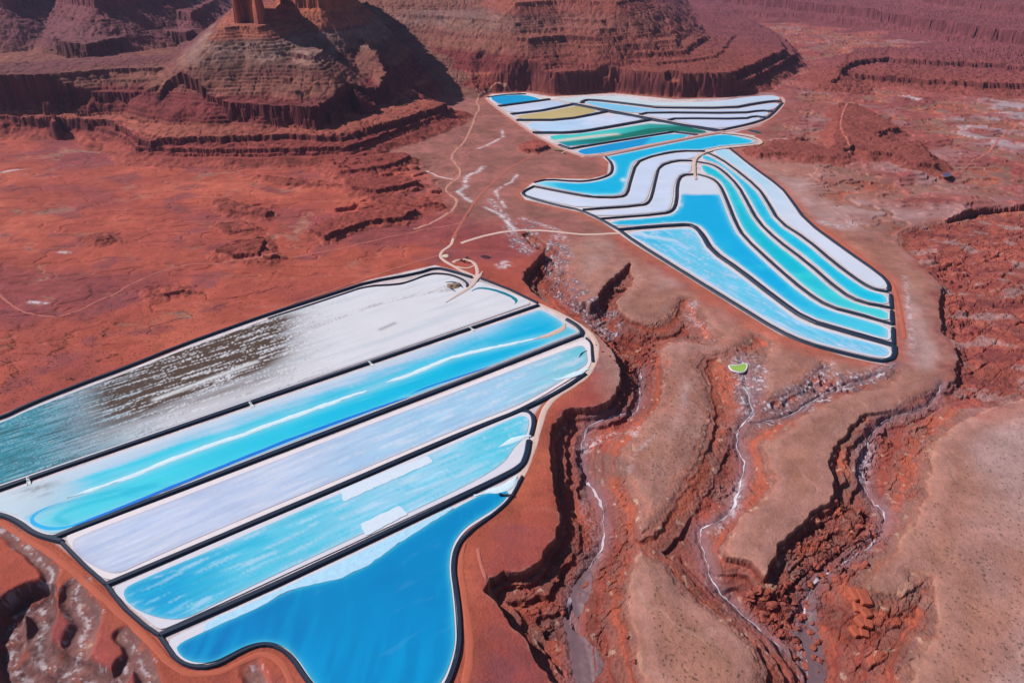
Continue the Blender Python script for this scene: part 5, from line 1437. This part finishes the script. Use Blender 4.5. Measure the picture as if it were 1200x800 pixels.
# ------------------------------------------------------------------ washes
M_WASH = simple_mat('salty_wash_water', A(186, 168, 180), 0.45, 0.35, 0.12, 0.4)
M_WASH2 = simple_mat('white_salt_wash', A(200, 188, 198), 0.7, 0.4, 0.15, 0.3)
for nm, hw, mt, jit in [('west_wash', [0.3, 0.5, 0.6, 0.7, 0.5, 0.5, 0.6, 0.6, 0.7, 0.9, 1.0, 0.9], M_WASH, 0.7), ('middle_wash', [0.3, 0.4, 0.45, 0.55, 0.7, 0.65, 0.6, 0.65, 0.45, 0.4], M_WASH2, 0.6),
                        ('side_wash', [0.2, 0.3, 0.35, 0.3, 0.25], M_WASH2, 0.3), ('east_wash', [0.2, 0.3, 0.35, 0.3, 0.3, 0.3, 0.4, 0.9, 1.1, 1.0], M_WASH, 0.5)]:
    pl, zf, _ = STREAMS[nm]
    w = resample(unproj(smooth_line(pl, False, 2), zf), 2.0)
    tt = np.linspace(0, len(w) * 2.0, len(w))
    w = w + np.column_stack([perlin(tt / 14, tt * 0 + 3, 5), perlin(tt / 14, tt * 0 + 9, 6)]) * 1.6 + np.column_stack([perlin(tt / 5, tt * 0 + 3, 7), perlin(tt / 5, tt * 0 + 9, 8)]) * 0.6
    hw = np.interp(np.linspace(0, 1, len(w)), np.linspace(0, 1, len(hw)), hw) * np.clip(0.85 + 1.5 * perlin(tt / 16, tt * 0, 11) + 1.0 * perlin(tt / 5, tt * 0, 12), 0.12, 2.2)
    V, F = ribbon(w, hw, [(-1.0, 0.0), (-0.4, 0.05), (0.4, 0.05), (1.0, 0.0)], 2.2, jitter=jit, drape=0.42, seed=len(nm))
    tag(mesh_obj('stream', V, [q[::-1] for q in F], mt, smooth=True), kind='structure')

M_BED = simple_mat('mauve_wash_bed', A(112, 84, 90), 0.6, 0.4, 0.16, 0.3)
for zf, pl in [(-43, [(682, 691), (692, 689), (693, 702), (690, 716), (686, 730), (675, 748), (669, 734), (668, 712)]), (-44, [(667, 757), (673, 762), (687, 774), (700, 792), (706, 812), (690, 826), (674, 826), (668, 800), (664, 770), (658, 752), (661, 742)]),
               (-34, [(937, 713), (951, 713), (950, 735), (956, 765), (963, 790), (962, 826), (944, 826), (940, 780), (936, 762), (916, 749), (935, 750), (941, 738)])]:
    w = resample(unproj(smooth_line(pl, True, 1), zf), 2.0, True)
    w = w + 1.6 * np.column_stack([perlin(w[:, 0] / 6, w[:, 1] / 6, 3), perlin(w[:, 0] / 6, w[:, 1] / 6, 8)])
    g = np.stack(np.meshgrid(np.arange(w[:, 0].min(), w[:, 0].max(), 1.6), np.arange(w[:, 1].min(), w[:, 1].max(), 1.6)), -1).reshape(-1, 2)
    g = g[inside(w, g[:, 0].astype(np.float32), g[:, 1].astype(np.float32))]
    g = g[seg_dist(w, g[:, 0].astype(np.float32), g[:, 1].astype(np.float32), True) > 0.7]
    v, f = cdt(w, g)
    zz = ground_z(v[:, 0], v[:, 1])
    zz = np.maximum(zz, np.median(zz)) + 0.2
    tag(mesh_obj('stream', np.column_stack([v, zz]), f, M_BED, smooth=True), kind='structure')

# ------------------------------------------------------------------ small things in the place
def boxm(V, F, x0, x1, y0, y1, z0, z1):
    b = len(V)
    V += [(x0, y0, z0), (x1, y0, z0), (x1, y1, z0), (x0, y1, z0), (x0, y0, z1), (x1, y0, z1), (x1, y1, z1), (x0, y1, z1)]
    F += [tuple(b + i for i in f) for f in [(0, 3, 2, 1), (4, 5, 6, 7), (0, 1, 5, 4), (1, 2, 6, 5), (2, 3, 7, 6), (3, 0, 4, 7)]]


def at(px, py, z=0.0):
    x, y = unproj([(px, py)], z)[0]
    return float(x), float(y)


def on_ground(px, py):
    z = 0.0
    for _ in range(6):
        x, y = at(px, py, z)
        z = float(ground_z(x, y))
    return x, y, z


M_CONC = simple_mat('pale_concrete', A(206, 208, 210), 0.9, 0.15, 0.8)
M_TANWALL = simple_mat('tan_wall', A(190, 166, 140), 0.9, 0.12, 1.0)
M_OLIVE = simple_mat('olive_roof_sheet', A(120, 122, 96), 0.6, 0.15, 0.8)
M_WHITEPAINT = simple_mat('white_paint', A(226, 224, 218), 0.5, 0.08, 1.0)
M_DARKMETAL = simple_mat('dark_metal', A(48, 44, 46), 0.6, 0.2, 1.0)
M_GLASS = simple_mat('dark_glass', A(30, 36, 44), 0.15, 0.1, 1.0, 0.5)
M_BOULDER = simple_mat('red_boulder_rock', A(150, 78, 66), 0.95, 0.35, 0.7, 0.1, 0.4)
M_BLOCK = simple_mat('orange_sandstone', A(172, 88, 68), 0.95, 0.35, 0.5, 0.1, 0.4)
M_LEAF = simple_mat('dusty_leaves', np.array([0.075, 0.085, 0.045]), 0.95, 0.4, 0.9)
M_MOUND = simple_mat('brown_spoil', A(140, 116, 100), 0.95, 0.3, 0.5, 0.1, 0.4)

# concrete chutes over the embankment between the white pan and the cyan pond
for (px, py), lab in [((33, 561.5), 'pale concrete spillway with a grey stain below it, leftmost on its embankment'), ((293, 472.5), 'pale concrete spillway opposite the brown streaks of the white pan'),
                      ((433, 425), 'pale concrete spillway right of the brown streaked part of the white pan'), ((551, 384.5), 'pale concrete spillway nearest the road on its embankment')]:
    x, y = at(px, py)
    r0 = empty('spillway', (x, y, 0.3))
    a, b = unproj([(0, 573), (628, 357)])
    ang = math.atan2(b[1] - a[1], b[0] - a[0])
    r0.rotation_euler = (0, 0, ang)
    V, F = [], []
    pr = [(-9.5, 0.15), (-4.4, 0.2), (-2.1, 1.55), (1.2, 1.55), (1.2, 1.2), (-2.3, 1.2), (-4.6, -0.2), (-9.5, -0.2)]
    for sx in (-1.3, 1.3):
        V += [(sx, p, q) for p, q in pr]
    n = len(pr)
    F += [tuple(range(n)), tuple(range(2 * n - 1, n - 1, -1))] + [(i, i + n, (i + 1) % n + n, (i + 1) % n) for i in range(n)]
    mesh_obj('chute', V, [f[::-1] for f in F], M_CONC, r0)
    for sx in (-1.45, 1.45):
        V, F = [], []
        boxm(V, F, sx - 0.15, sx + 0.15, -9.4, -4.6, -0.2, 0.7)
        mesh_obj('side_wall', V, F, M_CONC, r0)
    V, F = [], []
    boxm(V, F, -0.6, 0.6, -0.4, 0.5, 1.55, 2.7)
    mesh_obj('gate_box', V, F, M_CONC, r0)
    tag(r0, lab, 'spillway', 'spillways on the embankment')

# jetty into the deep blue pond
x, y = at(596, 581)
r0 = empty('jetty', (x, y, 0.2))
V, F = [], []
boxm(V, F, -9, 5, -0.9, 0.9, 1.3, 1.6)
mesh_obj('deck', V, F, M_DARKMETAL, r0)
for k in range(4):
    for sy in (-0.7, 0.7):
        V, F = [], []
        boxm(V, F, -8.6 + k * 4, -8.3 + k * 4, sy - 0.15, sy + 0.15, -0.6, 1.3)
        mesh_obj('post', V, F, M_DARKMETAL, r0)
V, F = [], []
boxm(V, F, -8.6, -6.4, -0.8, 0.8, 1.6, 3.0)
mesh_obj('pump_housing', V, F, M_DARKMETAL, r0)
tag(r0, 'short dark jetty reaching into the right tip of the deep blue pond', 'jetty')


def pool(name, px, liquid, edge, label, cat, lift=0.25, step=2.5, grow=1.2):
    w = resample(unproj(smooth_line(px, True, 1)), step, True)
    c = w.mean(0)
    gz = max(float(ground_z(w[:, 0], w[:, 1]).max()), -60) + lift
    r = empty(name, (float(c[0]), float(c[1]), gz))
    v, f = cdt(w, np.zeros((0, 2)))
    mesh_obj('water', np.column_stack([v - c, np.zeros(len(v))]), f, liquid, r)
    o2 = inset_poly(w, -grow)
    w2 = w if np.allclose(o2.shape, w.shape) and np.sum((o2[0] - w[0]) ** 2) < np.sum((o2[0] - w[-1]) ** 2) else w[::-1]
    n = len(w2)
    V = [(*(p - c), 0.02) for p in w2] + [(*(p - c), 0.35) for p in w2 + (o2 - w2) * 0.5] + [(*(p - c), -0.8) for p in o2]
    F = []
    for i in range(n):
        j = (i + 1) % n
        F += [(i, i + n, j + n, j), (i + n, i + 2 * n, j + 2 * n, j + n)]
    mesh_obj('bank', V, F, edge, r)
    tag(r, label, cat)
    return r


M_GREENW = simple_mat('green_pool_water', A(150, 178, 84), 0.4, 0.25, 0.12, 0.3)
M_MAROON = simple_mat('maroon_basin_water', A(70, 34, 46), 0.4, 0.15, 0.1, 0.3)
M_TEALW = simple_mat('dark_teal_water', A(44, 62, 76), 0.4, 0.15, 0.1, 0.3)
M_PURPLEW = simple_mat('purple_pool_water', A(84, 74, 104), 0.4, 0.15, 0.1, 0.3)
M_EARTH = simple_mat('earth_bank', A(168, 96, 84), 0.95, 0.25, 0.3)
pool('pool', [(855, 424), (862, 425.5), (868, 424), (875.5, 422.5), (875.6, 428), (872, 432.5), (864, 432), (858, 430)], M_GREENW, M_SALT, 'small lime green pool rimmed with white salt in the eroded ground', 'pool', grow=2.0, lift=0.9)
pool('basin', [(561, 301.2), (568.5, 298.4), (577, 301), (569.6, 303.6)], M_MAROON, M_EARTH, 'dark maroon diamond shaped basin beside the looping road', 'basin', lift=0.5)
pool('basin', [(877, 151.8), (893, 154.4), (888.6, 157.2), (876, 154.2)], M_TEALW, M_EARTH, 'dark teal rectangular basin right of the wedge shaped pond', 'basin', lift=0.6)
pool('pool', [(1102, 206.4), (1114, 205.6), (1112.6, 210.4), (1104, 210.6)], M_PURPLEW, M_EARTH, 'tiny purple pool by the dirt track on the far right', 'pool', lift=0.8)

# shed and vehicle near the far ponds
x, y, z = on_ground(654, 177)
r0 = empty('shed', (x, y, z))
r0.rotation_euler = (0, 0, -0.35)
V, F = [], []
boxm(V, F, -9, 9, -4, 4, -0.5, 3.4)
mesh_obj('wall', V, F, M_TANWALL, r0)
V = [(-9.5, -4.5, 3.42), (9.5, -4.5, 3.42), (9.5, 4.5, 3.42), (-9.5, 4.5, 3.42), (-9.5, 0, 5.2), (9.5, 0, 5.2)]
mesh_obj('roof', V, [(0, 1, 5, 4), (2, 3, 4, 5), (0, 4, 3), (1, 2, 5), (0, 3, 2, 1)], M_OLIVE, r0)
V, F = [], []
boxm(V, F, 3.5, 7.5, -4.2, -4.02, 0.0, 3.0)
mesh_obj('door', V, F, M_DARKMETAL, r0)
tag(r0, 'olive roofed shed near the left end of the two toned strip pond', 'shed')
x, y, z = on_ground(661, 180)
r0 = empty('truck', (x, y, z))
r0.rotation_euler = (0, 0, 0.3)
V, F = [], []
boxm(V, F, -4.5, 1.6, -1.25, 1.25, 1.0, 3.7)
mesh_obj('cargo_box', V, F, M_WHITEPAINT, r0)
V = [(1.8, -1.2, 0.8), (4.3, -1.2, 0.8), (4.3, 1.2, 0.8), (1.8, 1.2, 0.8), (1.8, -1.2, 2.9), (3.3, -1.1, 2.9), (3.3, 1.1, 2.9), (1.8, 1.2, 2.9), (4.3, -1.2, 1.8), (4.3, 1.2, 1.8)]
cabo = mesh_obj('cab', V, [(0, 3, 2, 1), (4, 5, 6, 7), (0, 1, 8, 5, 4), (2, 3, 7, 6, 9), (1, 2, 9, 8), (0, 4, 7, 3)], M_WHITEPAINT, r0)
mesh_obj('windscreen', [(3.38, -1.0, 2.82), (3.38, 1.0, 2.82), (4.27, 1.05, 1.9), (4.27, -1.05, 1.9)], [(0, 3, 2, 1)], M_GLASS, cabo)
for wx in (-3.2, 0.6, 3.2):
    for wy in (-1.1, 1.1):
        V, F = [], []
        for sy in (-0.2, 0.2):
            V += [(wx + 0.55 * math.cos(t * math.pi / 6), wy + sy, 0.55 + 0.55 * math.sin(t * math.pi / 6)) for t in range(12)]
        F = [tuple(range(12)), tuple(range(23, 11, -1))] + [(i, (i + 1) % 12, (i + 1) % 12 + 12, i + 12) for i in range(12)]
        mesh_obj('wheel', V, F, M_DARKMETAL, r0)
tag(r0, 'small white truck parked beside the olive roofed shed', 'truck')

# pump shed and shrubs inside the road loop
x, y, z = on_ground(547.5, 303.2)
r0 = empty('pump_shed', (x, y, z))
V, F = [], []
boxm(V, F, -2.4, 2.4, -1.8, 1.8, -0.3, 2.6)
mesh_obj('wall', V, F, M_TANWALL, r0)
V, F = [], []
boxm(V, F, -2.7, 2.7, -2.1, 2.1, 2.62, 2.9)
mesh_obj('roof', V, F, M_DARKMETAL, r0)
V, F = [], []
boxm(V, F, -0.5, 0.5, -1.95, -1.82, 0, 2.1)
mesh_obj('door', V, F, M_DARKMETAL, r0)
tag(r0, 'small tan pump shed with dark roof inside the road loop', 'shed')


def lump(rad, seed, sub=2, rough=0.35, squash=0.7):
    import bmesh
    bm = bmesh.new()
    bmesh.ops.create_icosphere(bm, subdivisions=sub, radius=1.0)
    P = np.array([v.co[:] for v in bm.verts])
    d = 1 + rough * (perlin(P[:, 0] * 1.3 + seed, P[:, 1] * 1.3 + P[:, 2] * 0.9, seed % 40) + 0.5 * perlin(P[:, 0] * 3.1 + seed, P[:, 2] * 3.1 + P[:, 1] * 1.7, seed % 37 + 3))
    P = P * d[:, None]
    P[:, 2] *= squash
    Fs = [tuple(v.index for v in f.verts) for f in bm.faces]
    bm.free()
    return P * rad, Fs


def shrub_mesh(seed, rad):
    rs = np.random.RandomState(seed)
    V, F = [], []
    for k in range(90):
        th, u = rs.rand() * 6.28, rs.rand()
        rr = rad * (0.35 + 0.65 * rs.rand())
        c = np.array([rr * math.cos(th) * math.sqrt(1 - u * u), rr * math.sin(th) * math.sqrt(1 - u * u), 0.2 * rad + 0.8 * rr * u])
        a, b = rs.randn(3), rs.randn(3)
        a = a / np.linalg.norm(a) * rad * 0.22
        b = b / np.linalg.norm(b) * rad * 0.16
        n0 = len(V)
        V += [tuple(c - a), tuple(c + b), tuple(c + a), tuple(c - b)]
        F.append((n0, n0 + 1, n0 + 2, n0 + 3))
    return V, F


sv, sf = shrub_mesh(5, 1.9)
proto = mesh_obj('shrub', sv, sf, M_LEAF)
rs = np.random.RandomState(3)
for k, (px, py) in enumerate([(539.5, 305.4), (541.5, 306.6), (543.6, 307.4), (545.8, 308.2), (540.8, 304.6), (548.4, 308.6), (551, 308.4), (544.6, 305.8)]):
    o = proto if k == 0 else proto.copy()
    if k:
        SC.collection.objects.link(o)
    x, y, z = on_ground(px, py)
    o.location = (x, y, z)
    o.rotation_euler = (0, 0, rs.rand() * 6)
    o.scale = [0.7 + 0.7 * rs.rand()] * 3
    tag(o, 'dusty olive shrub clustered inside the pale road loop', 'shrub', 'shrubs inside the road loop')

# mounds at the far end of the white pan
P, F = lump(1.0, 9, 3, 0.4, 0.35)
x, y = at(531.5, 335)
o = mesh_obj('dirt_mound', P * np.array([11, 9, 10]), F, M_MOUND)
o.location = (x, y, 0.0)
tag(o, 'brown dirt mound at the far right end of the streaked white pan', 'mound')
P, F = lump(1.0, 19, 3, 0.3, 0.4)
x, y, z = on_ground(522.5, 300)
o = mesh_obj('gravel_mound', P * np.array([6, 6, 5]), F, simple_mat('pale_gravel', A(214, 190, 172), 0.95, 0.2, 0.8))
o.location = (x, y, z)
tag(o, 'pale round gravel mound inside the bend of the road', 'mound')

# boulders
protos = []
for k in range(6):
    P, F = lump(1.0, 31 + k * 7, 2, 0.55, 0.75)
    me = bpy.data.meshes.new('boulder')
    me.from_pydata([tuple(map(float, p)) for p in P], [], F)
    me.materials.append(M_BOULDER)
    protos.append(me)


def scatter_boulders(n, region, seed, smin, smax, label, group, stretch=1.3):
    rs = np.random.RandomState(seed)
    reg = np.array(region, float)
    k = 0
    while k < n:
        px, py = rs.uniform(reg[:, 0].min(), reg[:, 0].max()), rs.uniform(reg[:, 1].min(), reg[:, 1].max())
        if not inside(reg, np.array([px], np.float32), np.array([py], np.float32))[0]:
            continue
        x, y, z = on_ground(px, py)
        o = bpy.data.objects.new('boulder', protos[rs.randint(6)])
        SC.collection.objects.link(o)
        sc = smin + (smax - smin) * rs.rand() ** 2.5
        o.location = (x, y, z + sc * 0.2)
        o.scale = (sc * rs.uniform(0.8, stretch), sc * rs.uniform(0.8, stretch), sc * rs.uniform(0.7, 1.0))
        o.rotation_euler = (rs.uniform(-0.3, 0.3), rs.uniform(-0.3, 0.3), rs.rand() * 6.28)
        tag(o, label, 'boulder', group)
        k += 1


scatter_boulders(130, [(912, 680), (940, 660), (975, 640), (1010, 610), (1034, 628), (1012, 668), (975, 690), (955, 712), (965, 780), (950, 800), (930, 780), (930, 740)], 1, 0.7, 3.6,
                 'red sandstone boulder lying in the rocky canyon left of the large brown plateau', 'boulders in the east canyon')
scatter_boulders(60, [(872, 700), (900, 692), (928, 716), (936, 752), (912, 752), (888, 728)], 2, 0.8, 4.0, 'red boulder in the blocky heap where two washes meet', 'boulders where the washes meet')
scatter_boulders(70, [(690, 380), (720, 400), (745, 420), (748, 450), (730, 470), (735, 500), (715, 505), (725, 470), (720, 430), (690, 395)], 3, 0.6, 2.4, 'small red boulder on the canyon floor right of the curving pale road', 'boulders in the canyon by the road')
scatter_boulders(50, [(596, 690), (640, 672), (690, 668), (690, 690), (664, 720), (650, 760), (625, 730)], 4, 0.5, 2.2, 'small red boulder on the dark slope below the orange bench', 'boulders below the orange bench')
scatter_boulders(40, [(706, 600), (735, 560), (740, 640), (735, 700), (745, 780), (700, 790), (690, 740), (706, 680)], 5, 0.5, 2.0, 'small red boulder on the red slope left of the pale central plateau', 'boulders on the red slope')

# split orange slab on the east slope
for k, (px, py, sx, sy, rz) in enumerate([(1003, 696, 4.6, 6.0, 0.2), (1012, 700, 4.6, 7.0, 0.05), (1006, 712, 4.2, 5.0, -0.2), (1014, 718, 3.8, 4.6, 0.3), (1009, 728, 4.0, 4.4, 0.5), (1017, 732, 3.4, 3.6, -0.4), (1002, 740, 3.6, 4.4, 0.3), (1012, 742, 3.6, 3.6, -0.2)]):
    P, F = lump(1.0, 70 + 3 * k, 3, 0.22, 0.55)
    P = np.sign(P) * np.abs(P) ** 0.28
    o = mesh_obj('sandstone_block', P * np.array([sx, sy, 2.4]), F, M_BLOCK)
    x, y, z = on_ground(px, py)
    o.location = (x, y, z + 0.4)
    o.rotation_euler = (0.1, 0.12, rz)
    tag(o, 'bright orange sandstone block split off a slab on the right canyon slope', 'rock', 'blocks of the split orange slab')

# desert scrub: far too many to count
def scrub():
    rs = np.random.RandomState(77)
    pts = []
    regs = [([(0, 350), (120, 340), (300, 330), (420, 300), (470, 310), (300, 362), (140, 428), (0, 478)], 1500), ([(780, 410), (820, 420), (825, 500), (790, 570), (750, 560), (745, 520), (775, 470)], 260), ([(1060, 620), (1200, 480), (1200, 800), (1090, 800), (1110, 690)], 420),
            ([(0, 200), (300, 200), (500, 290), (300, 330), (0, 330)], 500), ([(560, 140), (700, 190), (600, 260), (520, 240)], 300), ([(660, 290), (740, 300), (860, 390), (760, 360), (680, 345)], 120), ([(760, 670), (850, 760), (880, 800), (770, 800)], 120)]
    for reg, n in regs:
        reg = np.array(reg, float)
        q = np.column_stack([rs.uniform(reg[:, 0].min(), reg[:, 0].max(), n * 3), rs.uniform(reg[:, 1].min(), reg[:, 1].max(), n * 3)])
        q = q[inside(reg, q[:, 0].astype(np.float32), q[:, 1].astype(np.float32))][:n]
        w = unproj(q)
        pts += [(x, y, rs.uniform(0.5, 1.25)) for x, y in w]
    for line, n, sp in [([(78, 390), (74, 402), (66, 414), (60, 424)], 60, 2.5), ([(6, 420), (10, 428), (18, 434), (12, 444), (4, 460)], 80, 3), ([(134, 378), (124, 386), (120, 396), (112, 398)], 40, 2), ([(14, 396), (12, 408)], 20, 2), ([(112, 424), (118, 422)], 14, 1.5), ([(82, 444), (88, 444)], 14, 1.5), ([(122, 420), (136, 416)], 20, 2)]:
        w = resample(unproj(line), 1.0)
        for k in range(n):
            c = w[rs.randint(len(w))] + rs.randn(2) * sp
            pts.append((c[0], c[1], rs.uniform(0.7, 1.6)))
    V, F = [], []
    bv, bf = shrub_mesh(9, 1.0)
    bv = np.array(bv)[: 4 * 26]
    bf = bf[:26]
    for x, y, s in pts:
        z = float(ground_z(x, y))
        a = rs.rand() * 6.28
        R = np.array([[math.cos(a), -math.sin(a), 0], [math.sin(a), math.cos(a), 0], [0, 0, 1]])
        n0 = len(V)
        V += list((bv @ R.T) * s + np.array([x, y, z]))
        F += [tuple(i + n0 for i in f) for f in bf]
    o = mesh_obj('desert_scrub', V, F, M_LEAF)
    tag(o, kind='stuff')


scrub()

# ------------------------------------------------------------------ haze: the air between the camera and the far scarps
def haze_box():
    zb, zt = float(G_Z.min()) - 1.0, max(CAM_H, float(G_Z.max())) + 12.0
    x, y0, y1 = 62000.0, -3000.0, 62000.0
    v = [(-x, y0, zb), (x, y0, zb), (x, y1, zb), (-x, y1, zb), (-x, y0, zt), (x, y0, zt), (x, y1, zt), (-x, y1, zt)]
    f = [(0, 3, 2, 1), (4, 5, 6, 7), (0, 1, 5, 4), (1, 2, 6, 5), (2, 3, 7, 6), (3, 0, 4, 7)]
    m = bpy.data.materials.new('haze_air')
    m.use_nodes = True
    nt = m.node_tree
    for n in list(nt.nodes):
        if n.type == 'BSDF_PRINCIPLED':
            nt.nodes.remove(n)
    pv = nt.nodes.new('ShaderNodeVolumePrincipled')
    pv.inputs['Color'].default_value = (0.55, 0.60, 1.0, 1)
    pv.inputs['Density'].default_value = HAZE
    pv.inputs['Anisotropy'].default_value = 0.2
    out = [n for n in nt.nodes if n.type == 'OUTPUT_MATERIAL'][0]
    nt.links.new(pv.outputs[0], out.inputs['Volume'])
    o = mesh_obj('haze', v, f, m)
    tag(o, kind='stuff')


HAZE = 0.000018
haze_box()
